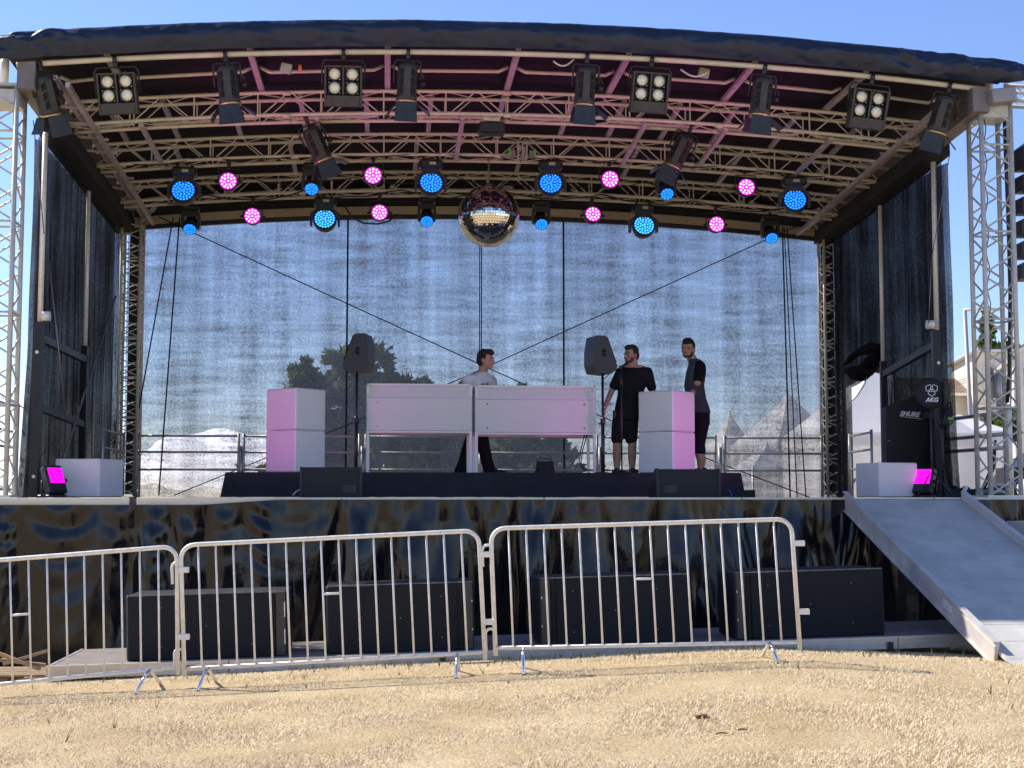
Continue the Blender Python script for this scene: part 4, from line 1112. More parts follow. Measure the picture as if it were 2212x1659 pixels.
part('paddle', M_black, t, lambda m: m.prism([(-.03, -.14), (.03, -.12), (.05, 0), (.045, .10), (.015, .145), (-.02, .14), (-.04, .05)], -.02, .02, Matrix.Translation((0.02, 0, Hc))))
part('paddle_face', M_lantern, t, lambda m: m.prism([(-.015, -.06), (.02, -.06), (.028, .08), (0, .11), (-.02, .06)], -.026, -.021, Matrix.Translation((0.02, 0, Hc))))
def clump(m):
    random.seed(5)
    for k in range(14):
        x0_, z0_ = random.uniform(-.05, .07), random.uniform(-.1, .02)
        m.tube([(x0_, random.uniform(-.03, .03), Hc-.12+z0_), (x0_+random.uniform(-.06, .04), 0, Hc-.28+z0_), (x0_*.5-.03, .02, Hc-.45)], random.uniform(.006, .016), 6)
part('cable_clump', M_cable, t, clump)
part('stand_tube', M_blackm, t, lambda m: m.tube([(-.03, .03, 0), (-.03, .03, Hc)], .016, 8))
part('green_tag', M_green, t, lambda m: m.box((.07, -.01, Hc-.33), (.07, .02, .03)))
# bundle of crumpled black cloth and gear at tower foot
t = sthing('black_tarp', 'crumpled black tarpaulin heap between the right guard rail and the truss tower', 'tarpaulin', *[sc(2075, 1070, 1.6)[0], 1.6], DECK)
def heap(m):
    pts = []
    P = []
    for i in range(30):
        row = []
        for j in range(14):
            u = i/29; v = j/13; x_ = -.36+.95*u
            h = .30*math.exp(-((u-.05)/.09)**2)*3.0+.13+.10*noise.noise(Vector((u*9, v*3, 0)))
            row.append((x_, -.18+.36*v, max(.0, h*math.sin(math.pi*v))))
        P.append(row)
    m.grid(P)
part('tarp_sheet', M_cloth, t, heap)
def bits(m):
    for a, b_, c_ in ((.05, .10, .06), (.22, .06, .05), (.4, .12, .06), (.5, .05, .04)):
        m.box((0, 0, 0), (.05, .04, .09), Matrix.Translation((a, -.2, b_)) @ Matrix.Rotation(a*5, 4, 'Y'), .005)
m = MB()
part('white_connector', M_white, t, lambda m: m.box((0, 0, 0), (.05, .04, .12), Matrix.Translation((-.03, -.2, .09)) @ Matrix.Rotation(.5, 4, 'Y'), .01))
part('white_connector', M_white, t, lambda m: m.box((0, 0, 0), (.04, .04, .08), Matrix.Translation((.19, -.2, .07)) @ Matrix.Rotation(-.5, 4, 'Y'), .01))
part('folded_pole', M_black, t, lambda m: m.tube([(.3, 0, .1), (.45, 0, .4), (.49, 0, .75)], [.03, .035, .015], 8))
# cable bundle and truss arm at top right, line array
arm = thing('lattice_boom', 'silver horizontal truss arm leaving the right roof corner toward the loudspeaker column', 'truss', S(6.2, .3, 6.35), YAW)
m = MB()
for dy, dz in ((0, .13), (.26, .13), (0, -.05), (.26, -.05)): m.tube([S(6.05, .2+dy, 6.38+dz), S(7.6, .2+dy, 6.38+dz-.04)], .025, 8)
m.build('chord', M_galv, arm); m = MB()
for dy in (0, .26):
  m = MB()
  for k in range(6):
    xx = 6.08+k*.26; m.tube([S(xx, .2+dy, 6.33), S(xx+.13, .2+dy, 6.5)], .009, 6); m.tube([S(xx+.13, .2+dy, 6.5), S(xx+.26, .2+dy, 6.33)], .009, 6)
  m.build('lacing', M_galv, arm)
pts = [ats(px, py, .2) for px, py in ((2168, 200), (2172, 330), (2178, 480), (2182, 640), (2180, 800), (2176, 870))]
cable(pts, .022, 'cable_bundle', 'thick dark cable bundle hanging beside the right truss tower')
pts = [ats(px, py, .25) for px, py in ((2175, 205), (2179, 360), (2185, 520), (2187, 700), (2183, 880))]
cable(pts, .012, 'cable_bundle', 'thin pale cable hanging right of the thick cable bundle', M_galv)
la_x, _ = sc(2215, 450, .25)
la = thing('line_array', 'hanging column of black wedge loudspeakers at the right edge of the picture', 'loudspeaker array', S(la_x, .25, 5.6), YAW)
m = MB(); m.tube([S(la_x+.1, .25, 5.75), S(la_x+.1, .25, 6.33)], .015, 8); m.build('hoist_chain', M_steelrope, la)
ys = [340, 378, 425, 473, 518, 560, 598, 636]
for i in range(7):
    ya, yb = (283, 305, 372, 421, 470, 518, 565)[i], (322, 374, 421, 468, 516, 563, 610)[i]
    if i == 0: continue
    px0 = (0, 2187, 2187, 2186, 2184, 2184, 2183)[i]
    x, zt_ = sc(px0, ya, .5); _, zb_ = sc(px0, yb, .5); h = zt_-zb_-.01
    c = MB(); T = Matrix.Translation(S(x, .2, (zt_+zb_)/2)) @ Matrix.Rotation(YAW, 4, 'Z')
    c.prism([(0, -h*.5), (0, h*.18), (.17, h*.5), (.62, h*.5), (.62, -h*.42), (.08, -h*.5)], 0, .30, T)
    o = c.build('array_box', M_black, la)
    c = MB(); c.box((.10, -.004, -.0), (.055, .012, h*.5), T, .006); c.build('side_handle', M_slot, o)
x, zt_ = sc(2192, 200, .4); _, zb_ = sc(2192, 330, .4)
m = MB(); m.grid([[S(x+.05+(.10-.15*v)+.02*math.sin(v*9)+.6*u, .15-.04*math.sin(u*9), zb_+.0+(zt_-zb_)*v) for u in lin(0, 1, 12)] for v in lin(0, 1, 16)]); m.build('rain_cover', M_fascia, la)

# ================================================================ people
def remeshed(m, name, mt, parent, vox, smooth=3):
    me = bpy.data.meshes.new(name); me.from_pydata(m.v, [], m.f); me.update()
    o = bpy.data.objects.new('tmp', me); C.objects.link(o)
    r = o.modifiers.new('r', 'REMESH'); r.mode = 'VOXEL'; r.voxel_size = vox; r.use_smooth_shade = True
    s_ = o.modifiers.new('s', 'SMOOTH'); s_.iterations = smooth; s_.factor = .5
    bpy.context.view_layer.update(); dg = bpy.context.evaluated_depsgraph_get()
    m2 = bpy.data.meshes.new_from_object(o.evaluated_get(dg)); bpy.data.objects.remove(o)
    m2.name = name; m2.materials.clear(); m2.materials.append(mt)
    m2.polygons.foreach_set('use_smooth', [True]*len(m2.polygons))
    n = bpy.data.objects.new(name, m2); C.objects.link(n); n.parent = parent; return n
def limb(m, pts, rs, n=14, flat=None):
    pts = [Vector(p) for p in pts]
    P = []; Rr = []
    for i in range(len(pts)-1):
        for k in range(5):
            t = k/5; P.append(pts[i].lerp(pts[i+1], t)); Rr.append(rs[i]*(1-t)+rs[i+1]*t)
    P.append(pts[-1]); Rr.append(rs[-1])
    m.tube(P, Rr, n); m.ball(pts[0], rs[0]*.99, nu=14, nv=10); m.ball(pts[-1], rs[-1]*.99, nu=14, nv=10)
def torso_loft(m, secs, n=24):
    """secs: (x,y,z,rx,ry,yaw) closed elliptical sections"""
    P = []
    for (x, y, z, rx, ry, yw) in secs:
        c, s_ = math.cos(yw), math.sin(yw); row = []
        for j in range(n+1):
            a = 2*math.pi*j/n; ex = math.copysign(abs(math.cos(a))**.85, math.cos(a)); ey = math.copysign(abs(math.sin(a))**.85, math.sin(a))
            u, v = rx*ex, ry*ey; row.append((x+u*c-v*s_, y+u*s_+v*c, z))
        P.append(row)
    base = len(m.v)
    for row in P:
        for j in range(n): m.v.append(row[j])
    k = len(P)
    for i in range(k-1):
        for j in range(n): m.f.append((base+i*n+j, base+i*n+(j+1) % n, base+(i+1)*n+(j+1) % n, base+(i+1)*n+j)); m.sm.append(True)
    m.f.append(tuple(base+j for j in range(n))[::-1]); m.sm.append(False)
    m.f.append(tuple(base+(k-1)*n+j for j in range(n))); m.sm.append(False)
def head_parts(m, c, yw, tilt=0, s=1.0):
    """c = head centre; faces -y rotated by yw"""
    M = Matrix.Translation(c) @ Matrix.Rotation(yw, 4, 'Z') @ Matrix.Rotation(tilt, 4, 'X') @ Matrix.Scale(s, 4)
    b = lambda p, r: m.ball((0, 0, 0), r, M @ Matrix.Translation(p), 20, 14)
    b((0, .018, .03), (.076, .096, .092)); b((0, -.022, -.035), (.060, .070, .080)); b((0, -.052, -.088), (.034, .032, .026))
    b((0, -.075, .022), (.052, .020, .014)); b((0, -.098, -.022), (.013, .022, .015)); b((0, -.088, .0), (.009, .016, .030))
    b((0, -.088, -.058), (.024, .010, .011)); b((-.037, -.064, -.03), (.020, .020, .018)); b((.037, -.064, -.03), (.020, .020, .018))
    for x in (-.076, .076): b((x, .012, -.012), (.010, .020, .032))
    return M
def face_bits(M, parent, beard=None, hair=None, hcol=(.02, .014, .01), hairstyle=0):
    def eyes(m):
        for x in (-.03, .03): m.ball((0, 0, 0), .0105, M @ Matrix.Translation((x, -.082, -.0)), 10, 8)
    for x in (-.03, .03):
        e = part('eye', mat('eye_white', (.45, .42, .40), .3), parent, lambda m: m.ball((0, 0, 0), (.012, .008, .008), M @ Matrix.Translation((x, -.0805, .002)), 10, 8))
        part('pupil', mat('pupil', (.01, .008, .006), .2), e, lambda m: m.ball((0, 0, 0), (.0055, .004, .0055), M @ Matrix.Translation((x, -.087, .002)), 8, 6))
    hm = mat('hair_dark', hcol, .7, var=.4, vscale=90, bump=.6, bscale=180)
    for x in (-.03, .03): part('eyebrow', hm, parent, lambda m: m.box((0, 0, 0), (.034, .008, .008), M @ Matrix.Translation((x, -.090, .021)), .003))
    h = MB()
    bb = lambda p, r: h.ball((0, 0, 0), r, M @ Matrix.Translation(p), 20, 14)
    bb((0, .032, .045), (.082, .093, .094)); bb((0, .06, .0), (.074, .068, .085))
    bb((0, -.02, .095), (.062, .070, .040))
    if hairstyle == 1:
        bb((0, -.05, .088), (.062, .048, .038)); bb((-.02, -.04, .108), (.04, .05, .028)); bb((.03, -.02, .112), (.04, .05, .028))
    if hairstyle == 2: bb((0, -.045, .098), (.058, .045, .042)); bb((0, 0, .115), (.06, .07, .03))
    for x in (-.072, .072): bb((x, .005, .035), (.010, .028, .040))
    remeshed(h, 'hair', hm, parent, .008, 2)
    if beard:
        h = MB(); bb((0, -.045, -.078), (.046, .042, .034)); bb((0, -.088, -.045), (.028, .009, .006))
        for x in (-.048, .048): bb((x, -.028, -.055), (.014, .036, .034))
        remeshed(h, 'beard', mat('beard_hair', beard, .8, var=.4, vscale=120, bump=.6, bscale=180), parent, .007, 1)
def hand(m, wrist, d, palm_n, curl=.5, s=1.0, side=1):
    """d: pointing direction, palm_n: normal of the palm"""
    d = Vector(d).normalized(); n = Vector(palm_n); n = (n-d*n.dot(d)).normalized(); a = d.cross(n)*side
    w = Vector(wrist)
    for k in range(5): m.ball(w+d*(.02+.015*k)*s, .022*s, nu=10, nv=8); m.ball(w+d*(.035+.014*k)*s+a*.018*s, .017*s, nu=10, nv=8); m.ball(w+d*(.035+.014*k)*s-a*.018*s, .017*s, nu=10, nv=8)
    for i, (off, L) in enumerate(((.030, .066), (.011, .074), (-.009, .070), (-.028, .055))):
        p = w+d*.092*s+a*off*s; q = p+(d*math.cos(curl*.5)+n*math.sin(curl*.5))*L*.42*s
        r_ = q+(d*math.cos(curl*1.2)+n*math.sin(curl*1.2))*L*.33*s; t_ = r_+(d*math.cos(curl*1.8)+n*math.sin(curl*1.8))*L*.25*s
        m.tube([p-d*.02, p, q, r_, t_], [.010*s, .0098*s, .009*s, .0085*s, .007*s], 8); m.ball(t_, .007*s, nu=8, nv=6)
    p = w+d*.035*s+a*.028*s; q = p+(d*.6+a*.75+n*.25).normalized()*.036*s; t_ = q+(d*.9+a*.25+n*.35).normalized()*.032*s
    m.tube([p-d*.01, p, q, t_], [.014*s, .0125*s, .0105*s, .008*s], 8); m.ball(t_, .008*s, nu=8, nv=6)
M_skin = mat('skin', (.42, .24, .16), .5, var=.12, vscale=14, spec=.35)
M_skin2 = mat('skin_tanned', (.46, .25, .17), .5, var=.1, vscale=14, spec=.35)
def fab(name, c, **k): return mat(name, c, .85, 0, var=.18, vscale=7, bump=.5, bscale=13, spec=.2, **k)
M_shoe = mat('black_shoe', (.012, .012, .013), .5)
def shoe(m, p, yw, s=1.0):
    M = Matrix.Translation(p) @ Matrix.Rotation(yw, 4, 'Z')
    for y, rx, rz in ((.03, .04, .05), (-.04, .044, .042), (-.10, .05, .034), (-.155, .046, .028)): m.ball((0, y, rz), (rx, .065, rz), M, 14, 8)
    m.box((0, -.06, .01), (.08, .24, .018), M, .008)
def P3(px, py, o, k): return ((px-o[0])*k, (o[1]-py)*k)
# ---- man in black T-shirt and shorts
o2 = (1348, 1022); k2 = .00638
x, _ = sc(o2[0], 1015, 3.15)
man = sthing('person', 'man in a black T-shirt and black shorts standing behind the microphone stand, looking left', 'person', x, 3.15, RZ, -5, 'men standing on the riser')
V = lambda px, py, y=0: Vector(((px-o2[0])*k2, y, (o2[1]-py)*k2))
b = MB(); hc = V(1364, 763, -.02)
MH = head_parts(b, hc, R(-48), R(4), 1.09)
limb(b, [V(1368, 772, .0), V(1370, 790, -.01)], [.062, .070])
torso_loft(b, [(*V(1354, 905)[:2], V(0, 905).z, .16, .12, 0), (V(1357, 880).x, 0, V(0, 880).z, .165, .125, 0), (V(1362, 850).x, 0, V(0, 850).z, .16, .12, 0), (V(1369, 822).x, 0, V(0, 822).z, .185, .12, 0), (V(1371, 796).x, .01, V(0, 796).z, .205, .10, 0), (V(1370, 785).x, .01, V(0, 785).z, .13, .08, 0)])
RS_ = [V(1342, 800, .01), V(1322, 842, .03), V(1306, 880, -.03)]
LS_ = [V(1401, 800, .01), V(1412, 842, .03), V(1424, 872, -.06)]
limb(b, RS_, [.056, .043, .029]); limb(b, LS_, [.056, .045, .031])
hand(b, RS_[2], (-.25, -.15, -1), (.9, -.2, -.2), .45, side=-1); hand(b, LS_[2], (.1, -.35, -.9), (-.9, -.2, 0), .4)
for hx, kx, fx, s_ in ((1340, 1333, 1333, -1), (1364, 1366, 1366, 1)):
    limb(b, [V(hx, 905), V(kx, 955, -.02), V(kx, 972, -.005), V(fx, 990, .03), V(fx, 1013, .02)], [.092, .062, .060, .058, .036])
    b.ball(V(fx, 1016, -.02), (.036, .07, .03), nu=12, nv=8)
remeshed(b, 'body', M_skin, man, .0085, 2)
face_bits(MH, man, beard=(.10, .06, .045), hcol=(.03, .02, .015))
c = MB()
torso_loft(c, [(V(1356, 890).x, 0, V(0, 890).z, .180, .142, 0), (V(1357, 880).x, 0, V(0, 880).z, .183, .145, 0), (V(1362, 850).x, -.01, V(0, 850).z, .176, .145, 0), (V(1369, 822).x, 0, V(0, 822).z, .200, .138, 0), (V(1371, 796).x, .01, V(0, 796).z, .225, .115, 0), (V(1370, 788).x, .02, V(0, 788).z, .165, .085, 0), (V(1369, 784).x, .03, V(0, 784).z, .10, .062, 0)])
limb(c, [RS_[0], RS_[0].lerp(RS_[1], .72)], [.074, .068]); limb(c, [LS_[0], LS_[0].lerp(LS_[1], .78)], [.074, .068])
remeshed(c, 'tshirt', fab('black_tshirt', (.010, .010, .013)), man, .012, 3)
c = MB()
torso_loft(c, [(V(1354, 905).x, 0, V(0, 905).z, .172, .135, 0), (V(1355, 885).x, 0, V(0, 885).z, .172, .135, 0), (V(1356, 876).x, 0, V(0, 876).z, .165, .13, 0)])
for hx, kx in ((1339, 1333), (1364, 1364)): limb(c, [V(hx, 905), V((hx+kx)/2, 928, -.01), V(kx, 946, -.02)], [.105, .098, .088])
remeshed(c, 'shorts', fab('black_shorts', (.012, .012, .015)), man, .012, 3)
for fx, yw in ((1333, -.25), (1366, .2)): part('shoe', M_shoe, man, lambda m: shoe(m, V(fx, 1022, .02), yw))
part('belt_pouch', M_blackm, man, lambda m: (m.box(V(1331, 896, -.03), (.09, .08, .13), bev=.02), m.box(V(1328, 888, -.05), (.06, .04, .05), bev=.012)))
part('wrist_watch', M_chrome, man, lambda m: m.tube([RS_[2]+Vector((.0, 0, .03)), RS_[2]+Vector((-.004, 0, .0))], .034, 12))
# ---- man in grey vest with black sleeves
o3 = (1511, 1018); k3 = .00638
x, _ = sc(o3[0], 1015, 3.35)
man = sthing('person', 'bearded man in a dark grey shirt leaning one hand on the right cube stack', 'person', x, 3.35, RZ, -5, 'men standing on the riser')
V = lambda px, py, y=0: Vector(((px-o3[0])*k3, y, (o3[1]-py)*k3))
b = MB(); hc = V(1488, 742, -.02)
MH = head_parts(b, hc, R(-22), R(6), 1.16)
limb(b, [V(1494, 756, .02), V(1502, 772, .02)], [.066, .074])
secs = [(1512, 905, .125, .155), (1511, 880, .125, .155), (1505, 850, .125, .15), (1501, 822, .125, .16), (1506, 792, .125, .185), (1508, 777, .11, .175), (1504, 768, .07, .10)]
torso_loft(b, [(V(a, 0).x, .0, V(0, z).z, rx, ry, R(-12)) for a, z, rx, ry in secs])
NA = [V(1511, 785, -.17), V(1505, 818, -.21), V(1491, 846, -.14)]; FA = [V(1505, 785, .17), V(1500, 832, .20), V(1490, 862, .12)]
limb(b, NA, [.062, .050, .033]); limb(b, FA, [.06, .046, .032])
hand(b, NA[2], (-.45, .15, -.75), (-.5, .3, -.6), .5); hand(b, FA[2], (-.3, 0, -1), (-.3, -.9, 0), .6, side=-1)
for y, kx, ax in ((-.09, 1507, 1512), (.09, 1513, 1518)):
    limb(b, [V(1514, 905, y), V(kx, 955, y), V(kx+1, 970, y), V(ax, 985, y), V(ax-1, 1008, y)], [.098, .066, .062, .060, .037])
    b.ball(V(ax-4, 1012, y), (.07, .036, .03), nu=12, nv=8)
remeshed(b, 'body', M_skin2, man, .0085, 2)
face_bits(MH, man, beard=(.018, .012, .01), hcol=(.012, .009, .008), hairstyle=2)
c = MB()
secs2 = [(1514, 884, .150, .175), (1512, 872, .145, .172), (1505, 850, .142, .168), (1501, 822, .142, .178), (1506, 792, .142, .20), (1508, 778, .125, .19), (1505, 768, .095, .12), (1502, 763, .075, .08)]
torso_loft(c, [(V(a, 0).x, .0, V(0, z).z, rx, ry, R(-12)) for a, z, rx, ry in secs2])
remeshed(c, 'grey_shirt', fab('grey_jersey', (.060, .058, .075)), man, .012, 3)
for A in (NA, FA):
    c = MB(); limb(c, [A[0]+Vector((0, .03 if A is NA else -.03, .02)), A[0].lerp(A[1], .25), A[0].lerp(A[1], .72)], [.086, .082, .074])
    remeshed(c, 'black_sleeve', fab('black_sleeve_cloth', (.008, .008, .010)), man, .011, 3)
c = MB()
torso_loft(c, [(V(1514, 910).x, 0, V(0, 910).z, .135, .17, R(-12)), (V(1514, 880).x, 0, V(0, 880).z, .135, .168, R(-12))])
for y, kx in ((-.09, 1507), (.09, 1513)): limb(c, [V(1515, 905, y), V((kx+1515)/2, 935, y), V(kx, 955, y), V(kx+2, 966, y)], [.112, .096, .082, .082])
remeshed(c, 'trousers', fab('dark_trousers', (.012, .010, .016)), man, .012, 3)
for ax, y in ((1511, -.09), (1517, .09)): part('shoe', M_shoe, man, lambda m: shoe(m, V(ax, 1018, y), R(-80)))
part('tattoo', mat('tattoo_ink', (.07, .06, .06), .6), man, lambda m: m.tube([NA[1].lerp(NA[2], .15), NA[1].lerp(NA[2], .55)], [.0475, .0415], 16, cap=False))
# ---- man in white T-shirt
o1 = (1029, 1022); k1 = .00640
x, _ = sc(o1[0], 1015, 3.45)
man = sthing('person', 'man in a white T-shirt and black trousers walking behind the left white table', 'person', x, 3.62, RZ, -5, 'men standing on the riser')
V = lambda px, py, y=0: Vector(((px-o1[0])*k1*1.01, y, (o1[1]-py)*k1*1.01))
b = MB(); hc = V(1052, 773, -.05)
MH = head_parts(b, hc, R(68), R(2), 1.15)
limb(b, [V(1048, 788, -.02), V(1042, 803, -.01)], [.064, .070])
yw = R(38)
secs = [(1034, 930, .16, .12), (1035, 900, .165, .13), (1040, 865, .17, .135), (1043, 835, .19, .13), (1043, 816, .195, .11), (1042, 804, .11, .08)]
torso_loft(b, [(V(a, 0).x, 0, V(0, z).z, rx, ry, yw) for a, z, rx, ry in secs])
RA = [V(1021, 817, -.13), V(998, 826, -.10), V(1024, 852, -.17)]; LA = [V(1063, 817, .13), V(1068, 845, .14), V(1070, 875, .05)]
limb(b, RA, [.062, .054, .034]); limb(b, LA, [.060, .046, .032])
hand(b, RA[2], (.9, .2, -.4), (0, 1, 0), .5); hand(b, LA[2], (.2, -.3, -1), (-1, 0, 0), .5)
for pts in (((1036, 925, .05), (1046, 965, .02), (1060, 1012, .02)), ((1030, 925, -.05), (1012, 970, .02), (997, 1012, .05))):
    limb(b, [V(*p) for p in pts], [.09, .06, .038])
remeshed(b, 'body', M_skin2, man, .0085, 2)
face_bits(MH, man, hcol=(.022, .012, .012), hairstyle=1)
c = MB()
torso_loft(c, [(V(a, 0).x, 0, V(0, z).z, rx+.016+(.01 if z > 880 else 0), ry+.02, yw) for a, z, rx, ry in secs[1:]]+[(V(1042, 0).x, 0, V(0, 799).z, .08, .075, yw)])
limb(c, [RA[0], RA[0].lerp(RA[1], .42)], [.082, .084]); limb(c, [LA[0], LA[0].lerp(LA[1], .7)], [.082, .076])
s1 = remeshed(c, 'white_tshirt', fab('white_cotton', (.82, .78, .74)), man, .012, 3)
c = MB()
torso_loft(c, [(V(1034, 0).x, 0, V(0, 932).z, .17, .135, yw), (V(1034, 0).x, 0, V(0, 900).z, .175, .142, yw)])
for pts in (((1037, 925, .05), (1047, 965, .02), (1054, 995, .03), (1060, 1016, .03)), ((1030, 925, -.05), (1011, 970, .02), (1004, 995, .04), (995, 1016, .06))):
    limb(c, [V(*p) for p in pts], [.115, .090, .085, .088])
remeshed(c, 'trousers', fab('black_trousers', (.010, .010, .014)), man, .012, 3)
for px_, y in ((1064, .03), (999, .06)): part('shoe', M_shoe, man, lambda m: shoe(m, V(px_, 1022, y), R(75)))
pm = V(1057, 828, 0)
for nm_, cc, dx, dz in (('shirt_print', (.25, .30, .08), .0, 0), ('shirt_print', (.22, .2, .25), -.06, -.01)):
    part(nm_, mat('print_ink', cc, .8, var=.5, vscale=40), man, lambda m: m.lathe([(.028, 0), (.0005, .002)], 10, Matrix.Translation(Vector((.165+dx, -.150+dx*.75, pm.z+dz))) @ Matrix.Rotation(yw, 4, 'Z') @ RX90))
# ================================================================ crowd barriers
def pos(px, py, Y): return at(px, py, Y)
def barrier(pts, label, nb, foot_px, handle_i, hooks, tabs):
    """pts: four frame corners as photo pixels TL,TR,BR,BL at depth Y -> planar frame"""
    Y = 11.6
    TL, TR, BR, BL = [at(x, y, Y) for x, y in pts]
    t = thing('crowd_barrier', label, 'barrier', (BL+BR)/2, 0, 'crowd barriers in front of the stage')
    r = .018
    def L(a, b, k): return a.lerp(b, k)
    ex = (TR-TL).normalized(); ez = (TL-BL).normalized(); ezr = (TR-BR).normalized()
    rad = .115
    m = MB()
    arc = [BL-ez*.06]
    arc += [TL-ez*rad]
    for k in range(1, 7):
        a = math.pi/2*k/6; arc.append(TL-ez*rad+ez*(rad*math.sin(a))+ex*(rad*(1-math.cos(a))))
    for k in range(0, 7):
        a = math.pi/2*k/6; arc.append(TR-ex*rad+ex*(rad*math.sin(a))-ezr*(rad*(1-math.cos(a))))
    arc.append(BR-ezr*.06)
    m.tube(arc, r, 12); m.build('frame', M_galv, t)
    m = MB(); m.tube([BL, BR], .016, 10); m.build('bottom_rail', M_galv, t)
    for i in range(1, nb+1):
        k = i/(nb+1); a = L(BL, BR, k); b = L(TL, TR, k)
        m = MB(); m.tube([a, b-(b-a).normalized()*.01], .0083, 8); m.build('bar', M_galv, t)
    if handle_i:
        a = L(L(BL, BR, handle_i/(nb+1)), L(TL, TR, handle_i/(nb+1)), .545); b = L(L(BL, BR, (handle_i+1)/(nb+1)), L(TL, TR, (handle_i+1)/(nb+1)), .545)
        m = MB(); m.tube([a, b], .010, 8); m.build('grip_bar', M_galv, t)
    if hooks:
        for k in (.86, .16):
            p = L(BL, TL, k)
            m = MB(); m.tube([p, p-ex*.045+ez*.002, p-ex*.068-ez*.012, p-ex*.075-ez*.035, p-ex*.075-ez*.17], .012, 8); m.build('hook', M_galv, t)
    if tabs:
        for k in (.80, .245):
            p = L(BR, TR, k)
            m = MB(); m.box(p+ex*.05, (.09, .045, .045), None, .004); m.build('hook_socket', M_galv, t)
    for (fx, lean) in foot_px:
        k = (at(fx, 1400, Y).x-BL.x)/(BR.x-BL.x); p = L(BL, BR, k)
        f = p+Vector((lean*.5, -.24, 0)); f.z = gz(f.x, f.y)+.004; g_ = p+Vector((-lean*.3, .25, 0)); g_.z = gz(g_.x, g_.y)+.004
        m = MB(); m.tube([p, p+(f-p)*.25+Vector((0, -.02, .01)), f], .0135, 8); m.build('foot', M_chrome, t)
        m = MB(); m.tube([p, p+(g_-p)*.25, g_], .0135, 8); m.build('foot', M_galv, t)
    return t
barrier(((-300, 1233), (382, 1180), (384, 1441), (-290, 1506)), 'crowd barrier cut off by the left edge of the picture, leaning left', 16, ((325, -.10),), 8, False, True)
barrier(((390, 1178), (1034, 1146), (1047, 1409), (398, 1445)), 'middle crowd barrier hooked to its neighbours at both ends', 16, ((450, -.06), (988, 0)), 8, True, True)
barrier(((1060, 1142), (1709, 1121), (1727, 1387), (1070, 1400)), 'right crowd barrier with two free sockets at its right end', 16, ((1130, 0), (1662, .045)), 8, True, True)

# ================================================================ low platform, subwoofers, pallet
PY = -3.25
def gp(sx): return -.135+.0255*(sx+4.2)
plat = thing('low_platform', 'long low aluminium edged platform carrying the four black subwoofers', 'platform', S(.3, PY+.7, -.05), YAW)
x0, _ = sc(98, 1450, PY)
m = MB()
def slope_box(m, xa, xb, ya, yb, za, zb, n=1):
    vs = [tuple(S(x, y, gp(x)+z)) for x in (xa, xb) for y in (ya, yb) for z in (za, zb)]
    m.add(vs, [(0, 1, 3, 2), (4, 6, 7, 5), (0, 4, 5, 1), (2, 3, 7, 6), (0, 2, 6, 4), (1, 5, 7, 3)])
slope_box(m, x0+.02, 5.2, PY+.03, PY+1.5, .05, .085); m.build('platform_top', mat('platform_board', (.26, .22, .2), .5, 0, var=.2, vscale=4), plat)
segs = [x0, -2.9, -.95, 1.25, 3.3, 5.2]
for i in range(5):
    m = MB(); a, b = segs[i]+.004, segs[i+1]-.004
    slope_box(m, a, b, PY-.012, PY+.03, .072, .094); slope_box(m, a, b, PY, PY+.03, -.01, .072); slope_box(m, a, b, PY-.008, PY+.03, -.022, -.008); slope_box(m, a, b, PY-.006, PY+.0, .028, .040)
    m.build('edge_profile', M_alu if i else mat('pale_edge', (.62, .55, .45), .5, .3, var=.1), plat)
m = MB(); slope_box(m, x0, x0+.03, PY+.03, PY+1.5, -.02, .09); m.build('end_profile', M_alu, plat)
for x in (x0+.12, -3.6, -2.3, -.4, 1.2, 2.9, 4.3):
    for dy in ((.05, 1.2) if x < 0 else (.5, 1.2)):
        p = S(x, PY+dy, gp(x)-.01); m = MB(); m.box((p.x, p.y, (p.z+gz(p.x, p.y)-.03)/2), (.055, .055, max(.03, p.z-gz(p.x, p.y)+.03))); m.build('platform_leg', M_galv, plat)
for x in (-.98, 3.22): m = MB(); p = S(x, PY-.02, gp(x)+.0); m.box(p, (.05, .03, .09)); m.box(p+Vector((.1, 0, -.055)), (.16, .02, .012)); m.build('coupling_plate', M_black, plat)
p = S(-1.95, PY-.004, gp(-1.95)+.055); m = MB(); m.box(p, (.30, .004, .026)); st = m.build('maker_sticker', mat('sticker_pale', (.7, .68, .66), .6), plat)
m = MB(); m.box(p+Vector((-.02, -.004, 0)), (.12, .003, .014)); m.build('sticker_mark', M_red, st)
m = MB(); m.box(p+Vector((.07, -.004, 0)), (.05, .003, .014)); m.build('sticker_mark', M_black, st)
p = S(-3.25, PY-.004, gp(-3.25)+.05); m = MB(); m.box(p, (.09, .004, .014)); m.build('red_sticker', M_red, plat)

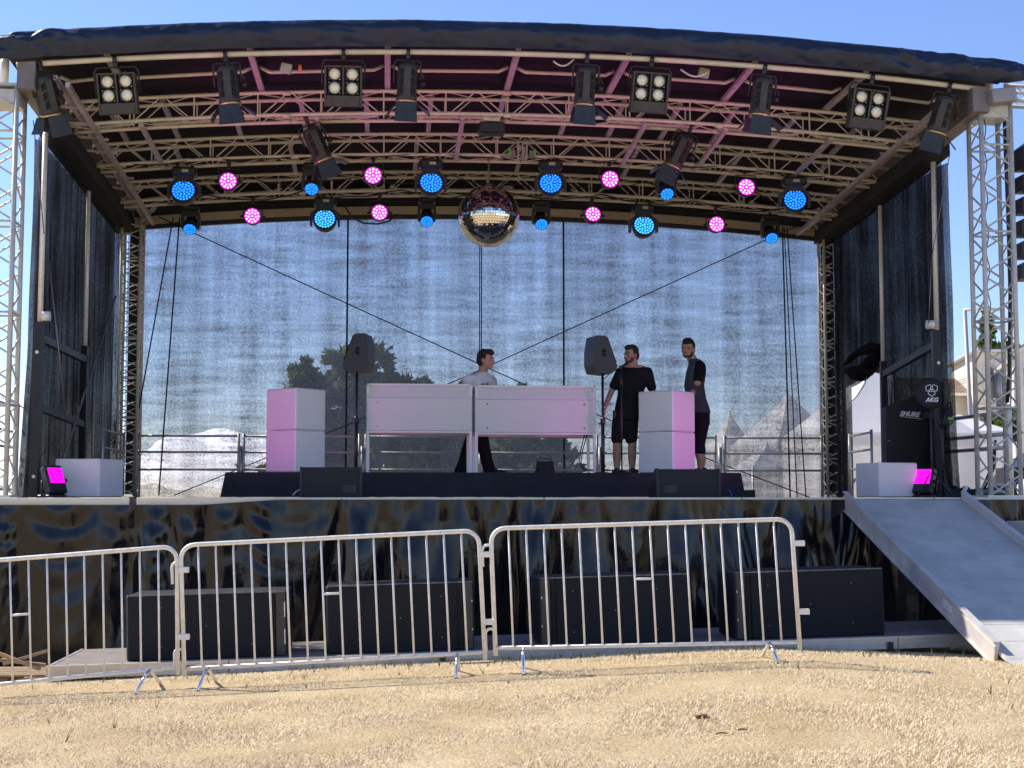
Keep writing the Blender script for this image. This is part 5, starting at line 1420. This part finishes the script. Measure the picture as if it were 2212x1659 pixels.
def sub(x0, x1, yt, yl, yr, rail_right, label):
    sy = PY+.22; a, _ = sc(x0, 1300, sy); b, _ = sc(x1, 1300, sy)
    _, zt = sc((x0+x1)/2, yt, sy); cx = (a+b)/2; zb = gp(cx)+.087
    sl = math.atan(.0255)
    t = thing('subwoofer', label, 'subwoofer', S(cx, sy, zb), 0, 'black subwoofers on the low platform', rot=Matrix.Rotation(YAW, 4, 'Z') @ Matrix.Rotation(-sl, 4, 'Y'))
    wd = b-a; H = zt-zb; dp = .72
    part('cabinet', M_carpet, t, lambda m: m.box((0, dp/2+.012, H/2), (wd, dp, H), bev=.012))
    off = -.07 if rail_right else .07
    part('front_grille', mat('sub_grille', (.009, .009, .011), .6, .1, bump=.8, bscale=170), t, lambda m: m.box((off, .0, H/2), (wd-.17, .016, H-.012), bev=.004))
    s_ = 1 if rail_right else -1
    def fl(m):
        m.box((s_*(wd/2-.055), .0, H/2), (.085, .022, H-.01), bev=.004)
    f = part('side_flange', M_lantern, t, fl)
    part('slot_row', M_slot, f, lambda m: m.box((s_*(wd/2-.125), -.010, H/2), (.02, .008, H-.06)))
    for z in (.3, .72): part('latch', M_galv, f, lambda m: m.box((s_*(wd/2-.018), -.014, H*z), (.010, .006, .14 if rail_right and x0 < 400 else .02), bev=.002))
    def ed(m):
        m.beam((-wd/2+.01, .006, H+.003), (wd/2-.01, .006, H+.003), .010, .010)
    part('top_edge', mat('painted_sunlit_edge', (.16, .15, .14), .5, .2, var=.5, vscale=12), t, ed)  # paler strip: sunlight on the top edge put into its colour
    for q in ((-.28, .2), (.28, .2), (-.28, .8), (.28, .8), (0, .5)): part('grille_bolt', M_galv, t, lambda m: m.ball((q[0]*wd, -.010, H*q[1]), .004, nu=6, nv=4))
    return t
sub(275, 622, 1282, 0, 0, True, 'leftmost black subwoofer, seen behind the gap between two barriers')
sub(706, 1026, 1262, 0, 0, True, 'second black subwoofer from the left, with sunlight painted along its top edge')
sub(1168, 1492, 1245, 0, 0, False, 'third black subwoofer from the left, behind the right barrier')
sub(1590, 1912, 1233, 0, 0, False, 'rightmost black subwoofer, next to the ramp')
# pallets at far left
pl = thing('wooden_pallet', 'worn wooden pallet lying under the skirt at the left edge', 'pallet', at(40, 1450, 13.4), YAW)
for j, (z, y) in enumerate(((0, 0), (.0, .25), (.0, .5))):
    for sx_ in (-.5, -.05, .45): part('block', M_wood, pl, lambda m: m.box((sx_-.1, y, -.10), (.14, .09, .09), bev=.004))
for j in range(5): part('top_board', M_wood, pl, lambda m: m.box((-.08, -.02+j*.14, -.035), (1.15, .10, .022), bev=.003))
for j in range(2): part('bottom_board', M_wood, pl, lambda m: m.box((-.08, -.0+j*.5, -.158), (1.15, .10, .022), bev=.003))
for i, (dx, dz, a) in enumerate(((-.02, .02, .35), (.03, .05, -.3), (0, .0, .12))):
    p = at(48, 1432, 13.3); m = MB(); m.box((0, 0, 0), (.42, .05, .03), Matrix.Translation(p+Vector((dx, i*.03-.03, dz))) @ Matrix.Rotation(a, 4, 'Y'), .003)
    tag(m.build('wood_slat', M_wood), ('broken wood slat pointing up to the left on the pallet', 'broken wood slat slanting down to the left on the pallet', 'nearly level wood slat resting on the pallet')[i], 'slat')

# ================================================================ loading ramp
ramp = thing('loading_ramp', 'wide aluminium loading ramp leading down from the right end of the stage deck', 'ramp', S(4.3, -2.2, .7), YAW)
TLr = S(sc(1830, 1070, -.17)[0], -.17, 1.435); W_ = 1.36
dn = Vector((.10, -1, 0)).normalized(); rt = Vector((.996, .087, 0))
BLr = Vector((4.20, 12.25, .055)); BLr.z = gz(4.2, 12.25)+.03
a0, b0, c0, d0 = TLr, TLr+rt*W_, BLr+rt*W_, BLr; c0.z = d0.z = BLr.z
nn = (b0-a0).cross(d0-a0).normalized(); nn = nn if nn.z > 0 else -nn
M_ramp = mat('ramp_plate', (.56, .53, .46), .6, .0, var=.16, vscale=3.0, bump=.25, bscale=60, rvar=.12)
m = MB(); N_ = 12
for i in range(N_):
    u, v = i/N_+.0012, (i+1)/N_-.0012
    q = [a0.lerp(d0, u), b0.lerp(c0, u), b0.lerp(c0, v), a0.lerp(d0, v)]
    m.add([p+nn*.0 for p in q]+[p-nn*.03 for p in q], [(0, 3, 2, 1), (4, 5, 6, 7), (0, 1, 5, 4), (3, 7, 6, 2), (0, 4, 7, 3), (1, 2, 6, 5)])
m.build('ramp_surface', M_ramp, ramp)
for s_, (p, q) in ((-1, (a0, d0)), (1, (b0, c0))):
    q2 = q+(p-q)*.035
    m = MB(); m.beam(p-rt*s_*-.02*0+rt*s_*.022-nn*.02, q2+rt*s_*.022-nn*.02, .035, .20, up=nn, bev=.004)
    m.beam(p+rt*s_*.03+nn*.085, q2+rt*s_*.03+nn*.085, .06, .012, up=nn); m.beam(p+rt*s_*.042+nn*.03, q2+rt*s_*.042+nn*.03, .012, .02, up=nn)
    m.beam(p+rt*s_*.03-nn*.122, q2+rt*s_*.03-nn*.122, .06, .012, up=nn)
    m.build('side_rail', mat('ramp_side', (.6, .55, .5), .45, .15, var=.15, vscale=5, rvar=.1), ramp)
p = a0.lerp(d0, .70)-rt*.045-nn*.01; ax = (d0-a0).normalized()
st = MB(); st.beam(p, p+ax*.22, .004, .09, up=nn); o = st.build('sticker', mat('pale_sticker', (.72, .70, .62), .6), ramp)
st = MB()
for k in range(3): st.beam(p+ax*(.03+k*.06)-rt*.003, p+ax*(.06+k*.06)-rt*.003, .003, .05, up=nn)
st.build('sticker_mark', mat('sticker_grey', (.5, .5, .5), .6), o)
m = MB(); e = d0-rt*.03; f = c0+rt*.03; m.add([e, f, f+Vector((0.02, -.24, -.035)), e+Vector((0.02, -.24, -.035))], [(0, 3, 2, 1)]); m.add([v_-Vector((0, 0, .006)) for v_ in (e, f, f+Vector((0.02, -.24, -.035)), e+Vector((0.02, -.24, -.035)))], [(0, 1, 2, 3)])
m.build('toe_plate', M_ramp, ramp)
# something pale at the right edge below the deck
p = at(2235, 1150, 16.3)
t = thing('white_cabinet', 'edge of a pale cabinet standing right of the skirt, cut off by the picture', 'cabinet', (p.x, p.y, gz(p.x, p.y)), YAW)
part('door_panel', M_white, t, lambda m: m.box((0, 0, .78), (.45, .5, 1.3), bev=.01)); part('plinth', M_black, t, lambda m: m.box((0, 0.01, .08), (.42, .46, .14), bev=.01))
part('hinge', M_galv, t, lambda m: m.box((-.2, -.255, .6), (.03, .02, .1)))

# ================================================================ behind the stage
def add_translucent(m, fac):
    nt = m.node_tree; b = nt.nodes['Principled BSDF']; o = [n for n in nt.nodes if n.type == 'OUTPUT_MATERIAL'][0]
    t = nt.nodes.new('ShaderNodeBsdfTranslucent'); mx = nt.nodes.new('ShaderNodeMixShader'); mx.inputs[0].default_value = fac
    src = [l.from_socket for l in nt.links if l.to_socket == b.inputs['Base Color']]
    if src: nt.links.new(src[0], t.inputs[0])
    nt.links.new(b.outputs[0], mx.inputs[1]); nt.links.new(t.outputs[0], mx.inputs[2]); nt.links.new(mx.outputs[0], o.inputs[0])
def leafmat(name, a, b):
    m = mat(name, a, .6, 0, vscale=1.6, col2=b, spec=.3); add_translucent(m, .5); return m
M_leaf = leafmat('broad_leaves', (.07, .12, .025), (.20, .27, .07))
M_leaf2 = leafmat('fresh_leaves', (.07, .12, .02), (.16, .22, .05))
M_fir = leafmat('conifer_needles', (.02, .04, .02), (.05, .08, .035))
M_bark = mat('tree_bark', (.10, .075, .055), .9, 0, var=.35, vscale=10, bump=.6, bscale=18)
def tree(name, label, cat, base, h, clumps, leaf, nleaf=9000, ls=.16, seed=1, group='trees behind the stage', trunk_r=.2, droop=0):
    rng = np.random.default_rng(seed); random.seed(seed)
    t = thing(name, label, cat, base, 0, group)
    m = MB(); bx_, by_, bz = 0, 0, 0
    top = h*.8
    m.tube([(0, 0, -.3), (0.03*h*.2, 0, h*.25), (-.02*h, .02*h, h*.5), (.01*h, 0, top)], [trunk_r*1.25, trunk_r, trunk_r*.7, trunk_r*.15], 10)
    for c in clumps:
        z0 = max(.12*h, c[2]-c[3]*1.1-.08*h); z0 = min(z0, top*.95)
        m.tube([(0, 0, z0), (c[0]*.5, c[1]*.5, (z0+c[2])/2), (c[0]*.95, c[1]*.95, c[2])], [trunk_r*.35, trunk_r*.2, trunk_r*.06], 6)
    m.build('trunk', M_bark, t, False)
    tot = sum(c[3]**2 for c in clumps); V = []
    for (cx, cy, cz, r) in clumps:
        n = int(nleaf*r*r/tot); sub_ = rng.normal(size=(max(5, n//60), 3)); sub_ /= np.linalg.norm(sub_, axis=1)[:, None]
        sub_ *= r*rng.random((len(sub_), 1))**.45; sub_[:, 2] *= .8
        idx = rng.integers(0, len(sub_), n); d = rng.normal(size=(n, 3))*r*.16
        p = sub_[idx]+d+np.array([cx, cy, cz])
        if droop: p[:, 2] -= droop*np.abs(p[:, 0])
        V.append(p)
    p = np.concatenate(V); n = len(p)
    a = rng.normal(size=(n, 3)); a /= np.linalg.norm(a, axis=1)[:, None]; b = rng.normal(size=(n, 3)); b -= a*(a*b).sum(1)[:, None]; b /= np.linalg.norm(b, axis=1)[:, None]
    s_ = ls*(.5+rng.random((n, 1))); Q = np.stack([p-a*s_, p-b*s_*.45, p+a*s_, p+b*s_*.45], 1).reshape(-1)
    me = bpy.data.meshes.new('crown'); me.vertices.add(n*4); me.loops.add(n*4); me.polygons.add(n)
    me.vertices.foreach_set('co', Q); me.loops.foreach_set('vertex_index', np.arange(n*4, dtype=np.int32)); me.polygons.foreach_set('loop_start', np.arange(0, n*4, 4, dtype=np.int32))
    me.update(); me.validate(); me.materials.append(leaf)
    o = bpy.data.objects.new('crown', me); C.objects.link(o); o.parent = t
    return t
def clumps_px(lst, Y, base, jy=1.2, seed=0):
    random.seed(seed); out_ = []
    for (px, py, r) in lst:
        p = at(px, py, Y); rr = r*Y/FPX
        out_.append((p.x-base[0], random.uniform(-jy, jy), p.z-base[2], rr))
    return out_
Y = 38; base = (at(765, 1000, Y).x, Y, -.5)
tree('broadleaf_tree', 'tall broadleaf tree seen through the gauze behind the left cube stack', 'tree', base, 6.3,
     clumps_px([(778, 752, 30), (790, 745, 22), (735, 778, 36), (800, 780, 44), (660, 802, 30), (636, 822, 24), (700, 815, 46), (860, 812, 38), (900, 832, 28), (770, 840, 66), (840, 862, 62), (680, 872, 60), (905, 880, 44), (760, 930, 80), (690, 950, 65), (860, 950, 70), (760, 1005, 80), (880, 1015, 60), (680, 1015, 60)], Y, base), M_leaf, 17000, .13, 3)
Y = 40; base = (at(960, 1000, Y).x, Y, -.5)
tree('broadleaf_tree', 'lower leafy tree seen under the left white table', 'tree', base, 4.5,
     clumps_px([(950, 940, 42), (990, 965, 40), (920, 960, 45), (960, 1010, 60), (1000, 1030, 40)], Y, base, seed=1), M_leaf, 6500, .11, 4)
Y = 42; base = (at(1105, 1000, Y).x, Y, -.5)
tree('broadleaf_tree', 'leafy tree whose top just shows above the right white table', 'tree', base, 5.2,
     clumps_px([(1095, 845, 22), (1075, 860, 20), (1125, 860, 24), (1095, 895, 40), (1060, 920, 40), (1140, 920, 42), (1100, 960, 60), (1050, 1000, 50), (1150, 1000, 50), (1190, 960, 30), (1215, 975, 22), (1180, 1030, 45)], Y, base, seed=2), M_leaf, 11000, .12, 5)
Y = 44; base = (at(1205, 1000, Y).x, Y, -.5)
tree('conifer_tree', 'dark conifer with drooping branches seen under the right white table', 'tree', base, 3.6,
     clumps_px([(1205, 950, 18), (1190, 975, 28), (1222, 980, 24), (1200, 1015, 42), (1245, 1010, 18), (1190, 1050, 50)], Y, base, seed=5), M_fir, 4500, .11, 8)
Y = 46; base = (at(585, 1030, Y).x, Y, -.5)
tree('bush', 'low round bush seen through the gauze left of the left cube stack', 'bush', base, 1.8, clumps_px([(560, 1020, 18), (590, 1022, 22), (610, 1035, 20)], Y, base, seed=6), M_leaf, 1600, .1, 9, trunk_r=.06)
Y = 62; base = (at(2130, 700, Y).x, Y, 4)
tree('poplar_tree', 'slim upright poplar rising behind the right truss tower', 'tree', base, 6,
     clumps_px([(2132, 668, 9), (2130, 690, 14), (2136, 715, 16), (2128, 740, 17), (2136, 765, 18), (2128, 790, 18), (2134, 815, 16)], Y, base, .3, 6), M_leaf2, 3200, .13, 10, trunk_r=.12)
base = (at(2195, 780, Y).x, Y+2, 4)
tree('broadleaf_tree', 'bright green tree behind the cream house at the right edge', 'tree', base, 5,
     clumps_px([(2190, 745, 16), (2210, 750, 20), (2170, 760, 14), (2225, 765, 24), (2200, 780, 26)], Y, base, seed=7), M_leaf2, 3200, .14, 11)
base = (at(2098, 800, Y).x, Y-3, 4)
tree('conifer_tree', 'grey green conifer behind the tiled house', 'tree', base, 4.4,
     clumps_px([(2103, 775, 10), (2098, 795, 14), (2110, 800, 14), (2092, 818, 12), (2105, 830, 16), (2080, 832, 9)], Y, base, seed=8), M_fir, 2600, .12, 12, trunk_r=.1)
Y = 34
for i, (px, py, rs, lab) in enumerate([(2150, 915, 24, 'bright green bush behind the white tents, left of the thick pipe'), (2200, 905, 30, 'bright green bush at the right edge below the house'), (2118, 930, 16, 'small green bush seen through the right truss tower')]):
    base = (at(px, py, Y).x, Y+i, .2)
    tree('bush', lab, 'bush', base, 3.0, clumps_px([(px, py-8, rs*.8), (px-rs*.6, py+10, rs*.7), (px+rs*.6, py+8, rs*.7), (px, py+rs, rs)], Y, base, .4, i), M_leaf2, 2400, .09, 20+i, 'bushes near the houses', .05)
# --- tents
M_tent = mat('white_tent_fabric', (.84, .83, .82), .6, 0, var=.03, vscale=1.5, bump=.25, bscale=1.2)
M_tent2 = mat('grey_tent_wall', (.45, .42, .40), .6, 0, var=.05, vscale=1.5)
add_translucent(M_tent, .45)
for M__ in (M_tent,):
    nt = M__.node_tree; b_ = nt.nodes['Principled BSDF']; b_.inputs['Transmission Weight'].default_value = 0
    b_.inputs['Subsurface Weight'].default_value = 0
def pagoda(px_peak, py_peak, px_l, px_r, py_e, Y, label, rot=20, curve=.35, wall=M_tent, ratio=1.0):
    pk = at(px_peak, py_peak, Y); l = at(px_l, py_e, Y); r_ = at(px_r, py_e, Y); hw = (r_.x-l.x)/2/(math.cos(R(rot))+math.sin(abs(R(rot))))
    ze = l.z; cx = (l.x+r_.x)/2
    t = thing('marquee_tent', label, 'tent', (cx, Y, 0), R(rot), 'white pointed tents behind the stage')
    m = MB(); cs = [(-hw, -hw), (hw, -hw), (hw, hw), (-hw, hw)]; H = pk.z-ze
    for k in range(4):
        p, q = cs[k], cs[(k+1) % 4]; P = []
        for i in range(15):
            v = i/14; s_ = (1-v); zz = ze+H*((1-curve)*v+curve*v**2.6)
            P.append([((p[0]*(1-u)+q[0]*u)*s_, (p[1]*(1-u)+q[1]*u)*s_, zz-.07*math.sin(math.pi*u)*math.sin(math.pi*v)) for u in lin(0, 1, 13)])
        m.grid(P)
    m.build('tent_roof', M_tent, t, False)
    m = MB()
    for k in range(4):
        p, q = cs[k], cs[(k+1) % 4]
        m.grid([[(p[0]*(1-u)+q[0]*u, p[1]*(1-u)+q[1]*u, z+.0) for u in lin(0, 1, 13)] for z in (ze-.28, ze+.002)])
    m.build('valance', M_tent, t, False)
    for k in range(4):
        p, q = cs[k], cs[(k+1) % 4]; s_ = .985; m = MB()
        m.grid([[((p[0]*(1-u)+q[0]*u)*s_+.02*math.sin(u*30)*(q[1]-p[1])/hw, (p[1]*(1-u)+q[1]*u)*s_+.02*math.sin(u*30)*(q[0]-p[0])/hw, z) for u in lin(0, 1, 40)] for z in (-.6, ze-.05)])
        m.build('side_wall', wall, t, False)
    for k in range(4):
        m = MB(); m.tube([(cs[k][0]*.97, cs[k][1]*.97, -.3), (cs[k][0]*.97, cs[k][1]*.97, ze)], .03, 6); m.build('corner_pole', M_alu, t, False)
    if curve > 0: part('finial', M_alu, t, lambda m: m.tube([(0, 0, pk.z-.12), (0, 0, pk.z+.08)], [.03, .015], 6))
    return t
pagoda(1565, 888, 1515, 1640, 975, 50, 'small distant pointed tent right of the man in the grey shirt', 18)
pagoda(1710, 848, 1585, 1822, 962, 42, 'pointed tent showing its peak through the gauze beside the right rear column', 24, .15)
pagoda(1890, 783, 1713, 2070, 941, 31, 'large pointed tent filling the opening of the right side curtain', 9, .08)
pagoda(2079, 895, 1985, 2160, 934, 33.5, 'low flat-topped white tent behind the right guard rails', 4, .0)
pagoda(1640, 960, 1590, 1725, 1010, 36, 'low small tent behind the rightmost rear guard rail', 12, .1)
# --- lamp post
p = at(2084, 672, 45)
M_lp = mat('lamp_post_grey', (.34, .33, .33), .5, .2)
t = thing('lamp_post', 'slim grey street lamp with a short arm left of the right truss tower', 'street lamp', (p.x, p.y, 0), 0)
part('pole', M_lp, t, lambda m: m.tube([(0.25, 0, 0), (.12, 0, 3), (0, 0, p.z)], [.08, .07, .062], 10))
part('arm', M_galv, t, lambda m: m.tube([(-.03, 0, p.z+.03), (.45, 0, p.z+.06), (.8, 0, p.z+.06)], [.055, .04, .035], 8)); part('lamp_head', M_alu, t, lambda m: m.box((.95, 0, p.z+.05), (.5, .18, .09), bev=.03))
# --- houses on the slope
M_wall = mat('cream_render', (.66, .60, .48), .9, 0, var=.06, vscale=.8, bump=.15, bscale=8)
M_wall2 = mat('white_render', (.74, .72, .66), .9, 0, var=.05, vscale=.8)
M_tile = mat('clay_roof_tiles', (.20, .13, .085), .85, 0, var=.4, vscale=3, bump=.3, bscale=6)
M_glass = mat('window_glass', (.05, .07, .09), .12, 0, spec=.8)
M_shut = mat('white_shutter', (.75, .75, .72), .6)
def hp(px, py, Y): return at(px, py, Y)
# tiled house
Y = 58; a_ = hp(2030, 845, Y); b_ = hp(2118, 845, Y); e = a_.z
t = thing('tiled_house', 'white house with a brown tiled roof behind the lamp post', 'house', ((a_.x+b_.x)/2, Y, 0), R(12), 'houses on the right')
w2 = (b_.x-a_.x)/2+.5
part('wall', M_wall2, t, lambda m: m.box((0, 3, e/2), (w2*2, 5.6, e+.1)))
def rf(m):
    n = 26; z1 = hp(2110, 805, Y).z
    for s_ in (-1, 1):
        P = []
        for i in range(n*3+1):
            x = -w2-.5+(2*w2+1.0)*i/(n*3); P.append([(x, 3+s_*(3.4*(1-v)), e-.12+(z1-e+.12)*v+.06*abs(math.sin(i*math.pi/3))-.025*(k % 2)) for k, v in enumerate(lin(0, 1, 22))])
        m.grid(P, False)
part('roof', M_tile, t, rf)
part('gutter', M_shut, t, lambda m: m.box((0, -.45, e-.16), (2*w2+1, .12, .12)))
for dx in (-.6, .9):
    w_ = part('window', M_shut, t, lambda m: (m.box((dx, .17, e-1.0), (.75, .08, .95), bev=.01)))
    part('pane', M_glass, w_, lambda m: m.box((dx, .125, e-1.0), (.58, .02, .78)))
# cream block
Y = 56; a_ = hp(2112, 770, Y); b_ = hp(2196, 762, Y)
t = thing('cream_house', 'cream flat-roofed house with white roller shutters at the right edge', 'house', ((a_.x+b_.x)/2, Y, 0), R(-8), 'houses on the right')
w2 = (b_.x-a_.x)/2; zt_ = b_.z
part('wall', M_wall, t, lambda m: m.box((0, 3, zt_/2), (2*w2, 6, zt_)))
part('roof', M_alu, t, lambda m: m.box((0, 3, zt_+.06), (2*w2+.5, 6.5, .12), bev=.02))
for (dx, dz, ww, hh) in ((w2*.45, -1.1, .8, 1.5), (-w2*.35, -1.2, .45, 1.2), (w2*.45, -3.1, .8, 1.2), (-w2*.6, -3.0, .35, 1.0)):
    w_ = part('window', M_shut, t, lambda m: m.box((dx, -.03, zt_+dz), (ww+.1, .07, hh+.1), bev=.01))
    def sl(m):
        for k in range(int(hh/.1)): m.box((dx, -.075, zt_+dz-hh/2+.05+k*.1), (ww, .015, .075))
    if ww > .6: part('shutter', M_shut, w_, sl)
    else: part('pane', M_glass, w_, lambda m: m.box((dx, -.07, zt_+dz), (ww, .02, hh)))
part('string_course', M_wall2, t, lambda m: m.box((0, -.04, zt_-2.15), (2*w2+.04, .10, .16)))
# white vehicle-like building corner far right
p = hp(2210, 770, 50)
t = thing('white_house', 'white gabled house corner with a dark window at the right edge', 'house', (p.x+.9, 50, 0), R(-14), 'houses on the right')
zz = p.z
part('wall', M_wall2, t, lambda m: m.prism([(-1.2, 0), (2.5, 0), (2.5, zz+.9), (-.2, zz+.75), (-1.2, zz-.1)], 0, 5))
part('roof', M_shut, t, lambda m: m.beam((-1.4, 2.5, zz-.12), (-.1, 2.5, zz+.85), 5.2, .14)); w_ = part('window', M_shut, t, lambda m: m.box((-.55, -.03, zz-.75), (.75, .06, .9)))
part('pane', M_glass, w_, lambda m: m.box((-.55, -.07, zz-.75), (.6, .02, .75)))
# dark blue vehicle / canopy edge behind the pipe
p = hp(2205, 960, 26)
t = thing('dark_canopy', 'dark blue rounded canopy at the right edge behind the thick pipe', 'canopy', (p.x, 26, 0), 0)
part('canopy_skin', M_fascia, t, lambda m: m.grid([[(-.25+.05*k+1.2*(1-math.cos(a)), j*1.5, 1.9+.62*math.sin(a)-.5*(1-math.sin(a))) for k, a in enumerate(lin(0, math.pi/2, 12))] for j in (0, 1)]))
part('side_sheet', M_cloth, t, lambda m: m.box((.6, .6, 1.0), (1.4, 1.0, 2.0))); part('pale_cover', M_tent, t, lambda m: m.ball((.1, -.3, 1.6), (.3, .3, .22)))
# overhead lines
for k in range(3):
    m = MB(); p, q = at(2050, 838-k*4, 55), at(2112, 818-k*5, 60); m.tube([p-(q-p)*.3, p, q], .012, 4); tag(m.build('overhead_wire', M_cable), ('lowest', 'middle', 'highest')[k]+' overhead wire crossing the sky left of the tiled house', 'wire')
for k in range(2):
    m = MB(); p, q = at(20-k*18, 858, 40), at(80, 905-k*10, 40); m.tube([p, q], .011, 4); tag(m.build('overhead_wire', M_cable), ('lower', 'upper')[k]+' overhead wire in the gap left of the left side curtain', 'wire')
# handrail tube in the opening
m = MB(); m.tube([ats(px, py, 5.4) for px, py in ((1838, 1048), (1848, 1036), (1870, 1036), (1890, 1052), (1905, 1075))], .022, 8); tag(m.build('bent_handrail', M_alu), 'bent grey handrail curving down behind the right deck cube', 'handrail')
# cumulus bank low over the horizon
M_cl = bpy.data.materials.new('cloud_vapour'); M_cl.use_nodes = True; nt = M_cl.node_tree; nt.nodes.clear()
o_ = nt.nodes.new('ShaderNodeOutputMaterial'); ad = nt.nodes.new('ShaderNodeAddShader'); d_ = nt.nodes.new('ShaderNodeBsdfDiffuse'); t_ = nt.nodes.new('ShaderNodeBsdfTranslucent')
d_.inputs[0].default_value = (.75, .75, .75, 1); t_.inputs[0].default_value = (.7, .7, .7, 1)
nt.links.new(d_.outputs[0], ad.inputs[0]); nt.links.new(t_.outputs[0], ad.inputs[1]); nt.links.new(ad.outputs[0], o_.inputs[0])
def cloud(px0, px1, pyb, pyt, Y, seed, label):
    random.seed(seed); m = MB()
    for i in range(46):
        u = random.random(); px = px0+(px1-px0)*u; env = math.sin(math.pi*u)**.6
        py = pyb-(pyb-pyt)*env*random.random(); r_ = random.uniform(.25, .5)*(pyb-pyt)*Y/FPX
        m.ball(at(px, py, Y+random.uniform(-20, 20)), (r_*1.5, r_, r_*.8), nu=14, nv=9)
    o = remeshed(m, 'cloud', M_cl, None, 3.5, 6); tag(o, kind='structure')
cloud(300, 600, 1030, 942, 900, 3, ''); cloud(-120, 110, 1075, 985, 900, 4, ''); cloud(560, 760, 1020, 990, 900, 6, '')
